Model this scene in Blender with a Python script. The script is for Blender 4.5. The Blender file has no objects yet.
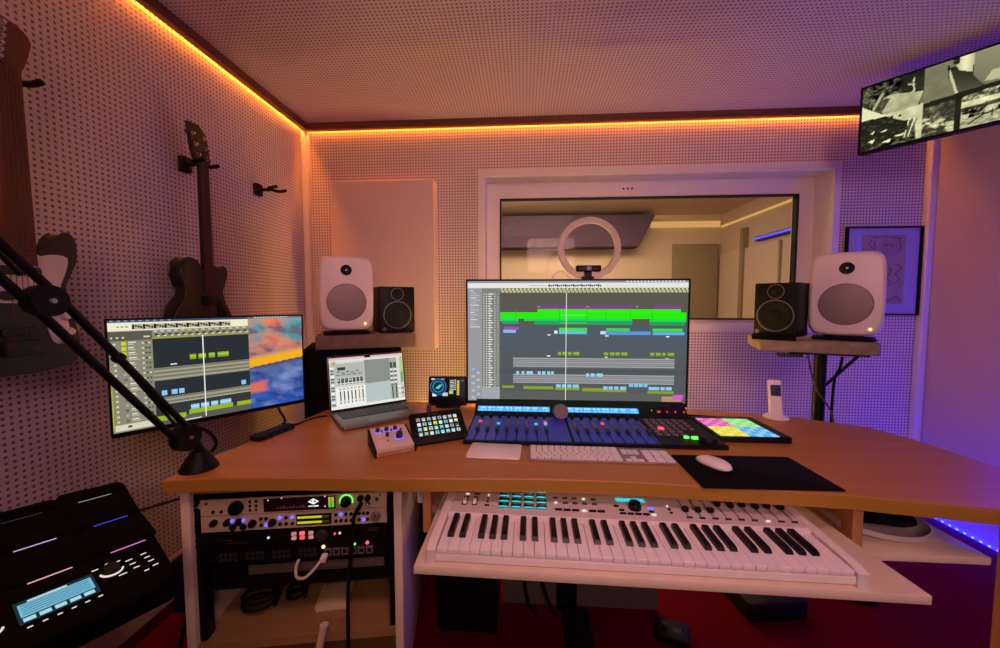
import bpy, math, random
from mathutils import Matrix, Vector, noise
R = math.radians
PI = math.pi
random.seed(7)
S = bpy.context.scene
COL = S.collection

# ------------------------------------------------------------------ camera
cam_data = bpy.data.cameras.new('camera')
cam = bpy.data.objects.new('camera', cam_data)
COL.objects.link(cam)
cam.location = (0, 0, 1.19)
cam.rotation_euler = (R(90 - 3.35), 0, R(3.65))
cam_data.sensor_width = 36
cam_data.lens = 36 * 0.376
cam_data.clip_start = 0.02
S.camera = cam

# ------------------------------------------------------------------ world, exposure
w = bpy.data.worlds.new('dim_world')
S.world = w
w.use_nodes = True
w.node_tree.nodes['Background'].inputs[0].default_value = (0.02, 0.012, 0.02, 1)
w.node_tree.nodes['Background'].inputs[1].default_value = 1.0
S.view_settings.view_transform = 'Standard'
S.view_settings.look = 'None'
S.view_settings.gamma = 1
S.view_settings.use_curve_mapping = False
S.view_settings.exposure = 0.0


def area(name, loc, target, size, size_y, power, color, spread=180):
    l = bpy.data.lights.new(name, 'AREA')
    l.shape = 'RECTANGLE'
    l.size = size
    l.size_y = size_y
    l.energy = power
    l.color = color
    l.spread = R(spread)
    o = bpy.data.objects.new(name, l)
    COL.objects.link(o)
    o.location = loc
    d = Vector(target) - Vector(loc)
    o.rotation_euler = d.to_track_quat('-Z', 'Y').to_euler()
    return o


# the room's own lamps, behind and beside the photographer, plus an added violet fill
area('rear_warm_lamp', (0.40, -1.25, 1.90), (0.30, 2.1, 1.05), 0.7, 0.5, 6.4, (1.0, 0.53, 0.44), 85)
area('rear_pink_lamp', (0.10, 0.05, 2.16), (0.08, 1.1, 0.7), 0.9, 0.5, 6.5, (1.0, 0.47, 0.50), 115)
area('added_violet_fill', (0.9, -1.0, 1.45), (0.9, 0.5, 2.2), 0.8, 0.4, 3.3, (0.66, 0.26, 0.90), 130)  # unseen light added to tint ceiling and walls mauve
area('booth_lamp', (0.4, 2.95, 1.99), (0.5, 3.4, 0.9), 1.6, 0.5, 36.0, (1.0, 0.66, 0.40))
LED_ORANGE, LED_BLUE, LED_WARM, LED_BOOTH = 140.0, 80.0, 80.0, 0.75


# ------------------------------------------------------------------ materials
def lin(c):
    return c / 12.92 if c <= 0.04045 else ((c + 0.055) / 1.055) ** 2.4


def hx(h):
    h = h.lstrip('#')
    return tuple(lin(int(h[i:i + 2], 16) / 255) for i in (0, 2, 4))


def base(name):
    m = bpy.data.materials.new(name)
    m.use_nodes = True
    nt = m.node_tree
    return m, nt, nt.nodes['Principled BSDF']


def mat(name, color, rough=0.5, metal=0.0, vary=0.08, scale=30.0, bump=0.0, spec=0.5, coat=0.0):
    m, nt, b = base(name)
    c = hx(color) if isinstance(color, str) else color
    tc = nt.nodes.new('ShaderNodeTexCoord')
    n = nt.nodes.new('ShaderNodeTexNoise')
    n.inputs['Scale'].default_value = scale
    n.inputs['Detail'].default_value = 3
    nt.links.new(tc.outputs['Object'], n.inputs['Vector'])
    r = nt.nodes.new('ShaderNodeValToRGB')
    r.color_ramp.elements[0].position = 0.3
    r.color_ramp.elements[1].position = 0.7
    r.color_ramp.elements[0].color = tuple(x * (1 - vary) for x in c) + (1,)
    r.color_ramp.elements[1].color = tuple(min(1, x * (1 + vary)) for x in c) + (1,)
    nt.links.new(n.outputs['Fac'], r.inputs['Fac'])
    nt.links.new(r.outputs['Color'], b.inputs['Base Color'])
    b.inputs['Roughness'].default_value = rough
    b.inputs['Metallic'].default_value = metal
    b.inputs['Specular IOR Level'].default_value = spec
    b.inputs['Coat Weight'].default_value = coat
    if bump:
        bp = nt.nodes.new('ShaderNodeBump')
        bp.inputs['Strength'].default_value = bump
        bp.inputs['Distance'].default_value = 0.003
        nt.links.new(n.outputs['Fac'], bp.inputs['Height'])
        nt.links.new(bp.outputs['Normal'], b.inputs['Normal'])
    return m


def wood(name, c0, c1, rough=0.45, axis=0, scale=6.0):
    m, nt, b = base(name)
    tc = nt.nodes.new('ShaderNodeTexCoord')
    mp = nt.nodes.new('ShaderNodeMapping')
    sc = [scale * 6] * 3
    sc[axis] = scale * 0.5
    mp.inputs['Scale'].default_value = sc
    n = nt.nodes.new('ShaderNodeTexNoise')
    n.inputs['Scale'].default_value = 1.0
    n.inputs['Detail'].default_value = 5
    n.inputs['Distortion'].default_value = 0.6
    r = nt.nodes.new('ShaderNodeValToRGB')
    r.color_ramp.elements[0].position = 0.3
    r.color_ramp.elements[1].position = 0.7
    r.color_ramp.elements[0].color = hx(c0) + (1,)
    r.color_ramp.elements[1].color = hx(c1) + (1,)
    nt.links.new(tc.outputs['Object'], mp.inputs['Vector'])
    nt.links.new(mp.outputs['Vector'], n.inputs['Vector'])
    nt.links.new(n.outputs['Fac'], r.inputs['Fac'])
    nt.links.new(r.outputs['Color'], b.inputs['Base Color'])
    b.inputs['Roughness'].default_value = rough
    return m


def peg(name, color, hole, ax1, ax2, pitch=0.016, rad=0.235):
    """painted perforated board: a square grid of drilled holes"""
    m, nt, b = base(name)
    g = nt.nodes.new('ShaderNodeNewGeometry')
    sx = nt.nodes.new('ShaderNodeSeparateXYZ')
    nt.links.new(g.outputs['Position'], sx.inputs[0])

    def mth(op, a, bb=None):
        q = nt.nodes.new('ShaderNodeMath')
        q.operation = op
        for i, x in enumerate((a, bb)):
            if x is None:
                continue
            if isinstance(x, (int, float)):
                q.inputs[i].default_value = x
            else:
                nt.links.new(x, q.inputs[i])
        return q.outputs[0]

    sq = []
    for ax in (ax1, ax2):
        f = mth('FRACT', mth('DIVIDE', sx.outputs[ax], pitch))
        d = mth('SUBTRACT', f, 0.5)
        sq.append(mth('MULTIPLY', d, d))
    dist = mth('SQRT', mth('ADD', sq[0], sq[1]))
    mr = nt.nodes.new('ShaderNodeMapRange')
    mr.inputs['From Min'].default_value = rad - 0.06
    mr.inputs['From Max'].default_value = rad + 0.06
    nt.links.new(dist, mr.inputs['Value'])
    n = nt.nodes.new('ShaderNodeTexNoise')
    n.inputs['Scale'].default_value = 4
    nt.links.new(g.outputs['Position'], n.inputs['Vector'])
    r = nt.nodes.new('ShaderNodeValToRGB')
    c = hx(color)
    r.color_ramp.elements[0].color = tuple(x * 0.94 for x in c) + (1,)
    r.color_ramp.elements[1].color = c + (1,)
    nt.links.new(n.outputs['Fac'], r.inputs['Fac'])
    mx = nt.nodes.new('ShaderNodeMix')
    mx.data_type = 'RGBA'
    mx.inputs[6].default_value = hx(hole) + (1,)
    nt.links.new(mr.outputs[0], mx.inputs[0])
    nt.links.new(r.outputs['Color'], mx.inputs[7])
    nt.links.new(mx.outputs[2], b.inputs['Base Color'])
    bp = nt.nodes.new('ShaderNodeBump')
    bp.inputs['Strength'].default_value = 0.4
    bp.inputs['Distance'].default_value = 0.002
    nt.links.new(mr.outputs[0], bp.inputs['Height'])
    nt.links.new(bp.outputs['Normal'], b.inputs['Normal'])
    b.inputs['Roughness'].default_value = 0.6
    return m


def emit(name, color, strength=1.0):
    m = bpy.data.materials.new(name)
    m.use_nodes = True
    nt = m.node_tree
    nt.nodes.clear()
    o = nt.nodes.new('ShaderNodeOutputMaterial')
    e = nt.nodes.new('ShaderNodeEmission')
    e.inputs[0].default_value = (hx(color) if isinstance(color, str) else color) + (1,)
    e.inputs[1].default_value = strength
    nt.links.new(e.outputs[0], o.inputs[0])
    return m


def screen_mat():
    m = bpy.data.materials.new('lit_display')
    m.use_nodes = True
    nt = m.node_tree
    nt.nodes.clear()
    o = nt.nodes.new('ShaderNodeOutputMaterial')
    e = nt.nodes.new('ShaderNodeEmission')
    a = nt.nodes.new('ShaderNodeAttribute')
    a.attribute_name = 'Col'
    nt.links.new(a.outputs['Color'], e.inputs[0])
    e.inputs[1].default_value = 1.0
    nt.links.new(e.outputs[0], o.inputs[0])
    return m


def glass_mat(name, gloss=0.1, tint=(0.92, 0.95, 0.95)):
    m = bpy.data.materials.new(name)
    m.use_nodes = True
    nt = m.node_tree
    nt.nodes.clear()
    o = nt.nodes.new('ShaderNodeOutputMaterial')
    t = nt.nodes.new('ShaderNodeBsdfTransparent')
    t.inputs[0].default_value = tint + (1,)
    g = nt.nodes.new('ShaderNodeBsdfGlossy')
    g.inputs['Roughness'].default_value = 0.02
    lw = nt.nodes.new('ShaderNodeLayerWeight')
    lw.inputs['Blend'].default_value = gloss
    mx = nt.nodes.new('ShaderNodeMixShader')
    nt.links.new(lw.outputs['Fresnel'], mx.inputs[0])
    nt.links.new(t.outputs[0], mx.inputs[1])
    nt.links.new(g.outputs[0], mx.inputs[2])
    nt.links.new(mx.outputs[0], o.inputs[0])
    return m


SCR = screen_mat()
M = dict(
    peg_left=peg('perforated_board_left', '#d4c4c4', '#6e5858', 1, 2),
    peg_back=peg('perforated_board_back', '#dccbc2', '#4c302a', 0, 2, rad=0.25),
    peg_ceiling=peg('perforated_board_ceiling', '#cfbcc4', '#6c4c5a', 0, 1, rad=0.235),
    plain_wall=mat('painted_wall', '#b4a0aa', 0.7, vary=0.03, scale=3),
    white_trim=mat('white_painted_trim', '#e2d6d2', 0.45, vary=0.03, scale=4),
    carpet=mat('red_carpet', '#580410', 0.95, vary=0.25, scale=260, bump=0.6, spec=0.05),
    batten=wood('brown_batten_wood', '#5c2c1c', '#74402a', 0.5, 0),
    batten_side=wood('brown_batten_wood_side', '#5c2c1c', '#74402a', 0.5, 1),
    desk=wood('beech_worktop', '#a0662a', '#b07434', 0.42, 0, 3.0),
    edge=wood('golden_edge_band', '#9c7226', '#aa8034', 0.45, 0, 3.0),
    beech=wood('beech_panel', '#a87444', '#c08c58', 0.5, 2, 3.0),
    cabinet=mat('white_melamine', '#d8cab4', 0.5, vary=0.03),
    shelfwood=wood('pine_shelf', '#8a6a40', '#9c7a4c', 0.6, 0, 3.0),
    tray=mat('cream_tray_board', '#ddcdb4', 0.45, vary=0.03),
    black=mat('black_plastic', '#0a090b', 0.5, vary=0.15, spec=0.22),
    black_gloss=mat('black_glossy_plastic', '#08080a', 0.18, vary=0.1),
    black_matt=mat('black_matt_cloth', '#0c0b0d', 0.9, vary=0.2, scale=200, spec=0.1),
    black_metal=mat('black_metal', '#0b0a0c', 0.45, 0.0, spec=0.25),
    rubber=mat('black_rubber', '#0b0a0b', 0.85, spec=0.2),
    pad_rubber=mat('matt_black_pad', '#050505', 0.9, spec=0.08),
    dark_grey=mat('dark_grey_plastic', '#2b292c', 0.55),
    knobgrey=mat('grey_rubber_knob', '#6b5f66', 0.6),
    glow_deck=mat('display_glow_panel', '#3636c4', 0.42),  # blue glow of the displays put into the panel colour
    speaker_white=mat('white_cast_aluminium', '#e4d6cf', 0.4, vary=0.03, scale=8),
    ring_grey=mat('dull_white_diffuser', '#b4a6a2', 0.5, vary=0.03),
    grille=mat('grey_speaker_grille', '#857671', 0.5, 0.4, vary=0.25, scale=500),
    cone=mat('black_speaker_cone', '#080708', 0.55, spec=0.25),
    ring_line=mat('grey_ring_trim', '#6c686a', 0.45, 0.2),
    concrete=mat('concrete_slab', '#8a7a68', 0.85, vary=0.25, scale=22, bump=0.3),
    slabgrey=mat('dark_grey_slab', '#6b5850', 0.8, vary=0.15, scale=22, bump=0.2),
    fabric=mat('cream_fabric', '#d8bfb2', 0.9, vary=0.05, scale=400, bump=0.15),
    silver=mat('brushed_silver', '#cdbda2', 0.42, 0.12, vary=0.06, scale=60),
    alu=mat('aluminium', '#b8a8a8', 0.35, 0.7),
    space_grey=mat('space_grey_aluminium', '#77706f', 0.38, 0.6),
    keyboard_white=mat('white_key_plastic', '#e6dcda', 0.4, vary=0.02),
    synth_white=mat('white_synth_case', '#e2d8d2', 0.42, vary=0.02),
    ivory_key=mat('white_piano_key', '#ece4e4', 0.28, vary=0.02),
    ebony_key=mat('black_piano_key', '#0a080a', 0.35, spec=0.3),
    chrome=mat('chrome', '#d0ccc8', 0.22, 1.0),
    string_steel=mat('dull_steel_string', '#553022', 0.7, 0.1),
    pink_silver=mat('pale_satin_plate', '#dccac6', 0.4, 0.1, vary=0.03),
    maple=wood('maple_neck', '#5c3018', '#6c3a1e', 0.5, 2),
    rosewood=wood('rosewood_fretboard', '#3a1a14', '#4c241a', 0.5, 2),
    guitar_red=mat('dark_red_lacquer', '#1e060c', 0.35, coat=0.1),
    guitar_black=mat('black_lacquer', '#0a0809', 0.35, coat=0.1),
    guitar_top=wood('dark_burst_top', '#1e1610', '#30261a', 0.4, 2, 8.0),
    pickguard=mat('aged_white_pickguard', '#d8c8c6', 0.4),
    cream_cable=mat('cream_cable', '#cdbfae', 0.5),
    cardboard=mat('pale_card', '#c9b890', 0.8),
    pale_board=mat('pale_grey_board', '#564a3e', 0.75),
    paper=mat('drawing_paper', '#c8a898', 0.85, vary=0.1, scale=20),
    mat_board=mat('picture_mount', '#cbbcd8', 0.8, vary=0.02),
    ink=mat('brown_ink', '#6c4a54', 0.8),
    usb=mat('usb_plug', '#c48a7a', 0.5),
    blue_plug=mat('blue_plug', '#26304e', 0.5),
    gold_led=emit('amber_lamp', (1.0, 0.6, 0.15), 4.0),
    white_led=emit('white_lamp', (1.0, 0.9, 0.85), 0.8),
    red_led=emit('red_lamp', (1.0, 0.04, 0.05), 4.0),
    red_soft=emit('red_button_light', (1.0, 0.06, 0.09), 1.4),
    rose_led=emit('rose_button_light', (0.75, 0.3, 0.25), 0.7),
    green_led=emit('green_lamp', (0.12, 1.0, 0.10), 2.0),
    blue_led=emit('blue_lamp', (0.10, 0.10, 1.0), 2.2),
    cyan_led=emit('cyan_lamp', (0.05, 0.45, 1.0), 1.2),
    orange_strip=emit('orange_led_strip', (1.0, 0.26, 0.015), LED_ORANGE),
    blue_strip=emit('blue_led_strip', (0.0008, 0.001, 1.0), LED_BLUE),
    blue_soft=emit('blue_led_tape', (0.004, 0.002, 1.0), 42.0),
    warm_strip=emit('warm_led_strip', (1.0, 0.56, 0.10), LED_WARM),
    warm_wall_strip=emit('warm_wall_tape', (1.0, 0.54, 0.09), 210.0),
    booth_strip=emit('booth_warm_led', (1.0, 0.50, 0.15), LED_BOOTH),
    booth_blue=emit('booth_blue_led', (0.12, 0.08, 1.0), 1.6),
    glass=glass_mat('window_glass', 0.12),
    thin_glass=glass_mat('picture_glass', 0.10),
    booth_wall=mat('booth_plaster', '#c8b49c', 0.8, vary=0.03, scale=3),
    booth_dark=mat('booth_violet_paint', '#46344a', 0.8, vary=0.05, scale=3),
    booth_door=mat('booth_grey_door', '#8a7a5c', 0.7, vary=0.05, scale=3),
    booth_panel=mat('booth_cream_panel', '#bca898', 0.7, vary=0.04, scale=3),
    seal=mat('black_glazing_seal', '#0c090c', 0.6),
)


# ------------------------------------------------------------------ mesh builder
class MB:
    def __init__(s, frame=None):
        s.v, s.f, s.c = [], [], []
        s.M = frame or Matrix()

    def add(s, vs, fs, col=None):
        o = len(s.v)
        s.v += [s.M @ Vector(p) for p in vs]
        for q in fs:
            s.f.append([o + i for i in q])
            s.c.append(col)
        return s

    def box(s, x0, x1, y0, y1, z0, z1):
        vs = [(x, y, z) for z in (z0, z1) for y in (y0, y1) for x in (x0, x1)]
        return s.add(vs, [(0, 2, 3, 1), (4, 5, 7, 6), (0, 1, 5, 4), (2, 6, 7, 3), (0, 4, 6, 2), (1, 3, 7, 5)])

    def loft(s, rings, caps=True):
        n = len(rings[0])
        vs = [p for r in rings for p in r]
        fs = []
        for k in range(len(rings) - 1):
            for i in range(n):
                j = (i + 1) % n
                fs.append((k * n + i, k * n + j, (k + 1) * n + j, (k + 1) * n + i))
        if caps:
            fs.append(tuple(reversed(range(n))))
            fs.append(tuple(range((len(rings) - 1) * n, len(rings) * n)))
        return s.add(vs, fs)

    def rbox(s, x0, x1, y0, y1, z0, z1, r=0.01, ch=0.003, seg=4):
        """box with rounded vertical corners and chamfered top and bottom edges"""
        def out(inset, z):
            pts = []
            rr = max(r - inset, 0.0005)
            for cx, cy, a0 in ((x1 - r, y1 - r, 0), (x0 + r, y1 - r, 90), (x0 + r, y0 + r, 180), (x1 - r, y0 + r, 270)):
                for k in range(seg + 1):
                    a = R(a0 + 90 * k / seg)
                    pts.append((cx + rr * math.cos(a), cy + rr * math.sin(a), z))
            return pts
        if ch <= 0:
            return s.loft([out(0, z0), out(0, z1)])
        return s.loft([out(ch, z0), out(0, z0 + ch), out(0, z1 - ch), out(ch * 0.4, z1 - ch * 0.3), out(ch, z1)])

    def prism(s, poly, z0, z1, ch=0.0):
        if ch <= 0:
            return s.loft([[(x, y, z0) for x, y in poly], [(x, y, z1) for x, y in poly]])
        n = len(poly)
        ins = []
        for i in range(n):
            a, b, c = Vector(poly[i - 1]), Vector(poly[i]), Vector(poly[(i + 1) % n])
            d1, d2 = (b - a), (c - b)
            if d1.length < 1e-9: d1 = d2
            if d2.length < 1e-9: d2 = d1
            d1.normalize(); d2.normalize()
            nn = Vector((-(d1.y + d2.y), d1.x + d2.x))
            if nn.length < 1e-6: nn = Vector((-d1.y, d1.x))
            nn.normalize()
            ins.append((b.x + nn.x * ch, b.y + nn.y * ch))
        return s.loft([[(x, y, z0) for x, y in ins], [(x, y, z0 + ch) for x, y in poly],
                       [(x, y, z1 - ch) for x, y in poly], [(x, y, z1) for x, y in ins]])

    def cyl(s, p, q, r0, r1=None, n=16):
        r1 = r0 if r1 is None else r1
        p, q = Vector(p), Vector(q)
        d = (q - p).normalized()
        u = d.orthogonal().normalized()
        t = d.cross(u)
        ring = lambda c, r: [tuple(c + (u * math.cos(2 * PI * k / n) + t * math.sin(2 * PI * k / n)) * r) for k in range(n)]
        return s.loft([ring(p, r0), ring(q, r1)])

    def lathe(s, prof, o, axis=(0, 0, 1), n=24):
        o, d = Vector(o), Vector(axis).normalized()
        u = d.orthogonal().normalized()
        t = d.cross(u)
        return s.loft([[tuple(o + d * z + (u * math.cos(2 * PI * k / n) + t * math.sin(2 * PI * k / n)) * max(r, 1e-4))
                        for k in range(n)] for r, z in prof])

    def tube(s, pts, r, n=8, closed=False, sub=6):
        P = [Vector(p) for p in pts]
        if sub > 1 and len(P) > 2:
            Q = []
            m = len(P)
            rng = range(m) if closed else range(m - 1)
            for i in rng:
                g = lambda k: P[k % m] if closed else P[min(max(k, 0), m - 1)]
                a, b, c, d = g(i - 1), g(i), g(i + 1), g(i + 2)
                for k in range(sub):
                    t = k / sub
                    Q.append(0.5 * ((2 * b) + (c - a) * t + (2 * a - 5 * b + 4 * c - d) * t * t + (3 * b - a - 3 * c + d) * t ** 3))
            if not closed:
                Q.append(P[-1])
            P = Q
        m = len(P)
        rings = []
        u = None
        for i in range(m):
            if closed:
                d = (P[(i + 1) % m] - P[i - 1])
            else:
                d = P[min(i + 1, m - 1)] - P[max(i - 1, 0)]
            d.normalize()
            if u is None:
                u = d.orthogonal().normalized()
            u = (u - d * u.dot(d)).normalized()
            t = d.cross(u)
            rr = r[min(i * len(r) // m, len(r) - 1)] if isinstance(r, (list, tuple)) else r
            rings.append([tuple(P[i] + (u * math.cos(2 * PI * k / n) + t * math.sin(2 * PI * k / n)) * rr) for k in range(n)])
        if closed:
            rings.append(rings[0])
            return s.loft(rings, caps=False)
        return s.loft(rings)

    def sph(s, c, r, n=14, sc=(1, 1, 1)):
        rings = []
        for k in range(n // 2 + 1):
            a = PI * k / (n // 2)
            rr = max(math.sin(a), 0.01)
            rings.append([(c[0] + r * sc[0] * rr * math.cos(2 * PI * j / n), c[1] + r * sc[1] * rr * math.sin(2 * PI * j / n),
                           c[2] - r * sc[2] * math.cos(a)) for j in range(n)])
        return s.loft(rings)

    def rect(s, x0, x1, y0, y1, z, col):
        return s.add([(x0, y0, z), (x1, y0, z), (x1, y1, z), (x0, y1, z)], [(0, 1, 2, 3)], hx(col) if isinstance(col, str) else col)

    def poly(s, pts, z, col=None):
        return s.add([(x, y, z) for x, y in pts], [tuple(range(len(pts)))], hx(col) if isinstance(col, str) else col)

    def grid(s, x0, x1, y0, y1, z, nx, ny, fn):
        """painted picture: fn(u, v) -> linear colour, v runs downwards"""
        for j in range(ny):
            for i in range(nx):
                a, b = i / nx, (i + 1) / nx
                c, d = j / ny, (j + 1) / ny
                X = lambda t: x0 + (x1 - x0) * t
                Yy = lambda t: y1 - (y1 - y0) * t
                s.add([(X(a), Yy(d), z), (X(b), Yy(d), z), (X(b), Yy(c), z), (X(a), Yy(c), z)], [(0, 1, 2, 3)],
                      [fn(a, d), fn(b, d), fn(b, c), fn(a, c)])
        return s

    def build(s, name, m, parent=None, label=None, kind=None, sharp=38):
        me = bpy.data.meshes.new(name)
        me.from_pydata([tuple(p) for p in s.v], [], s.f)
        me.materials.append(m)
        if any(c is not None for c in s.c):
            at = me.color_attributes.new('Col', 'FLOAT_COLOR', 'CORNER')
            k = 0
            for pi, q in enumerate(s.f):
                c = s.c[pi] or (0, 0, 0)
                for n_ in range(len(q)):
                    cc = c[n_] if isinstance(c, list) else c
                    at.data[k].color = (cc[0], cc[1], cc[2], 1)
                    k += 1
        else:
            for p in me.polygons:
                p.use_smooth = True
            me.set_sharp_from_angle(angle=R(sharp))
        me.validate()
        o = bpy.data.objects.new(name, me)
        COL.objects.link(o)
        if parent is not None:
            o.parent = parent
        if label: o['label'] = label
        if kind: o['kind'] = kind
        return o


def B(frame=None):
    return MB(frame)


def tag(o, label, cat, group=None):
    o['label'] = label
    o['category'] = cat
    if group: o['group'] = group
    return o


def thing(name, label, cat, loc=(0, 0, 0), rot=(0, 0, 0), group=None):
    o = bpy.data.objects.new(name, None)
    o.empty_display_size = 0.05
    COL.objects.link(o)
    o.location = loc
    o.rotation_euler = rot
    return tag(o, label, cat, group)


def struct(name, mb, m):
    o = mb.build(name, m)
    o['kind'] = 'structure'
    return o


def FR(o=(0, 0, 0), yaw=0.0, tilt=0.0):
    """panel frame: x right, y up the panel, z towards the viewer"""
    return Matrix.Translation(o) @ Matrix.Rotation(R(yaw), 4, 'Z') @ Matrix.Rotation(R(90 - tilt), 4, 'X')


def text_mesh(name, s, size, frame, m, parent, ex=0.0002):
    cu = bpy.data.curves.new(name + '_curve', 'FONT')
    cu.body = s
    cu.size = size
    cu.align_x = 'CENTER'
    cu.align_y = 'CENTER'
    cu.extrude = ex
    t = bpy.data.objects.new(name + '_tmp', cu)
    COL.objects.link(t)
    me = bpy.data.meshes.new_from_object(t)
    bpy.data.objects.remove(t)
    me.transform(frame)
    me.materials.clear()
    me.materials.append(m)
    o = bpy.data.objects.new(name, me)
    COL.objects.link(o)
    o.parent = parent
    return o


def copy_tree(o, parent=None):
    c = o.copy()
    COL.objects.link(c)
    c.parent = parent
    for ch in list(o.children):
        copy_tree(ch, c)
    return c


def smooth_poly(pts, sub=5):
    n = len(pts)
    out = []
    for i in range(n):
        a, b, c, d = [Vector(pts[(i + k) % n]) for k in (-1, 0, 1, 2)]
        for k in range(sub):
            t = k / sub
            p = 0.5 * ((2 * b) + (c - a) * t + (2 * a - 5 * b + 4 * c - d) * t * t + (3 * b - a - 3 * c + d) * t ** 3)
            out.append((p.x, p.y))
    return out


def circ(cx, cy, r, n=20):
    return [(cx + r * math.cos(2 * PI * k / n), cy + r * math.sin(2 * PI * k / n)) for k in range(n)]


# ================================================================== THE SETTING
XL, XR, YB, YF, ZF, ZC = -1.27, 2.125, 2.15, -1.5, 0.07, 2.196
struct('floor', B().box(XL - 0.1, XR + 0.1, YF - 0.1, YB + 0.2, ZF - 0.1, ZF), M['carpet'])
struct('ceiling', B().box(XL - 0.1, XR + 0.1, YF - 0.1, YB + 0.2, ZC, ZC + 0.1), M['peg_ceiling'])
struct('wall_left', B().box(XL - 0.1, XL, YF - 0.1, YB + 0.2, ZF, ZC), M['peg_left'])
struct('wall_right', B().box(XR, XR + 0.1, YF - 0.1, YB + 0.2, ZF, ZC), M['plain_wall'])
struct('wall_rear', B().box(XL, XR, YF - 0.1, YF, ZF, ZC), M['booth_dark'])
HX0, HX1, HZ0, HZ1 = -0.226, 1.638, 1.065, 1.895
wb = B().box(XL, HX0, YB, YB + 0.2, ZF, ZC).box(HX1, XR, YB, YB + 0.2, ZF, ZC)
wb.box(HX0, HX1, YB, YB + 0.2, ZF, HZ0).box(HX0, HX1, YB, YB + 0.2, HZ1, ZC)
struct('wall_back', wb, M['peg_back'])
struct('baseboard_left', B().box(XL, XL + 0.012, YF, YB, ZF, ZF + 0.045), M['carpet'])
struct('trim_5', B().rbox(XL, XL + 0.010, YF, YB - 0.036, ZF + 0.045, ZF + 0.20, 0.003, 0.0), M['plain_wall'])
struct('trim_1', B().rbox(XL, XL + 0.034, YB - 0.034, YB, ZF, 2.155, 0.004, 0.0), M['white_trim'])
struct('trim_2', B().rbox(XR - 0.034, XR, YB - 0.036, YB, ZF, 2.155, 0.004, 0.0), M['white_trim'])
struct('trim_3', B().box(XL + 0.015, XR, YB - 0.043, YB - 0.015, 2.160, ZC), M['batten'])
struct('trim_4', B().box(XL + 0.015, XL + 0.043, YF, YB - 0.043, 2.160, ZC), M['batten_side'])
# window: casing, sash, seal, glass
wn = thing('window_1', 'white framed studio window to the recording booth', 'window', (0.7, YB, HZ0))
wn['kind'] = 'structure'
WF = Matrix.Translation((-0.7, -YB, -HZ0))


def frame_box(mb, x0, x1, z0, z1, wl, wr, wb_, wt, y0, y1):
    mb.box(x0, x0 + wl, y0, y1, z0, z1).box(x1 - wr, x1, y0, y1, z0, z1)
    mb.box(x0 + wl, x1 - wr, y0, y1, z0, z0 + wb_).box(x0 + wl, x1 - wr, y0, y1, z1 - wt, z1)
    return mb


cs = frame_box(B(WF), -0.261, 1.673, 1.03, 1.93, 0.035, 0.035, 0.035, 0.035, YB - 0.012, YB + 0.004)
frame_box(cs, HX0 - 0.002, HX1 + 0.002, HZ0 - 0.002, HZ1 + 0.002, 0.006, 0.006, 0.006, 0.006, YB, YB + 0.19)
cs.build('window_casing', M['white_trim'], wn)
sash = frame_box(B(WF), -0.222, 1.634, 1.067, 1.891, 0.078, 0.086, 0.022, 0.092, YB + 0.12, YB + 0.17)
sash.build('window_sash', M['white_trim'], wn)
frame_box(B(WF), -0.146, 1.55, 1.087, 1.801, 0.008, 0.012, 0.008, 0.008, YB + 0.114, YB + 0.15).build('glazing_seal', M['seal'], wn)
B(WF).box(-0.139, 1.541, YB + 0.135, YB + 0.141, 1.094, 1.795).build('window_pane', M['glass'], wn)
for k in range(3):
    B(WF).cyl((0.575 + k * 0.024, YB + 0.1185, 1.848), (0.575 + k * 0.024, YB + 0.122, 1.848), 0.006, n=10).build('vent_hole', M['seal'], wn)

# the recording booth behind the glass
BX0, BX1, BY0, BY1, BZ1 = -0.9, 1.87, YB + 0.2, 3.75, 2.02
struct('wall_booth_rear', B().box(BX0, BX1, BY1, BY1 + 0.1, 0, BZ1), M['booth_wall'])
struct('wall_booth_left', B().box(BX0 - 0.1, BX0, BY0, BY1, 0, BZ1), M['booth_wall'])
struct('wall_booth_right', B().box(BX1, BX1 + 0.1, BY0, BY1, 0, BZ1), M['booth_panel'])
struct('ceiling_booth', B().box(BX0, BX1, BY0, BY1, BZ1, BZ1 + 0.1), M['booth_panel'])
struct('floor_booth', B().box(BX0, BX1, BY0, BY1, 0, 0.06), M['booth_door'])
struct('trim_booth_beam', B(Matrix(((1, 0, 0, 0), (0, 0, 1, 0), (0, 1, 0, 0), (0, 0, 0, 1)))).prism([(BX0, 1.70), (1.05, 1.70), (1.19, 1.985), (BX0, 1.985)], 3.55, BY1 - 0.001), M['booth_dark'])
dr = thing('door_2', 'grey door in the recording booth', 'door', (1.62, 3.72, 0.06))
dr['kind'] = 'structure'
B().rbox(-0.2, 0.22, -0.002, 0.028, 0, 1.68, 0.004, 0.002).build('door_leaf', M['booth_door'], dr)
B().cyl((0.17, -0.03, 0.95), (0.17, 0.0, 0.95), 0.012).cyl((0.17, -0.03, 0.95), (0.08, -0.03, 0.95), 0.008).build('door_handle', M['chrome'], dr)
pr = thing('wall_booth_panels', 'cream absorber panels on the booth side wall', 'wall', (BX1, 3.0, 0.06))
pr['kind'] = 'structure'
for k, (a, b) in enumerate(((-0.60, -0.16), (-0.12, 0.30), (0.34, 0.70))):
    B().rbox(-0.03, -0.001, a, b, 0.35, 1.58, 0.006, 0.003).build('absorber_panel', M['booth_panel'], pr)
B().box(-0.05, -0.001, 0.30, 0.34, 0.0, 1.75).build('panel_post', M['booth_door'], pr)
t = thing('led_strip', 'warm glowing strip light seen through the glass along the booth ceiling', 'led strip', (BX1, 3.0, 1.9))
B().box(-0.016, -0.002, -0.6, 0.73, -0.008, 0.008).box(-0.66, -0.02, 0.728, 0.745, 0.0, 0.055).build('light_tape', M['booth_strip'], t)
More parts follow.
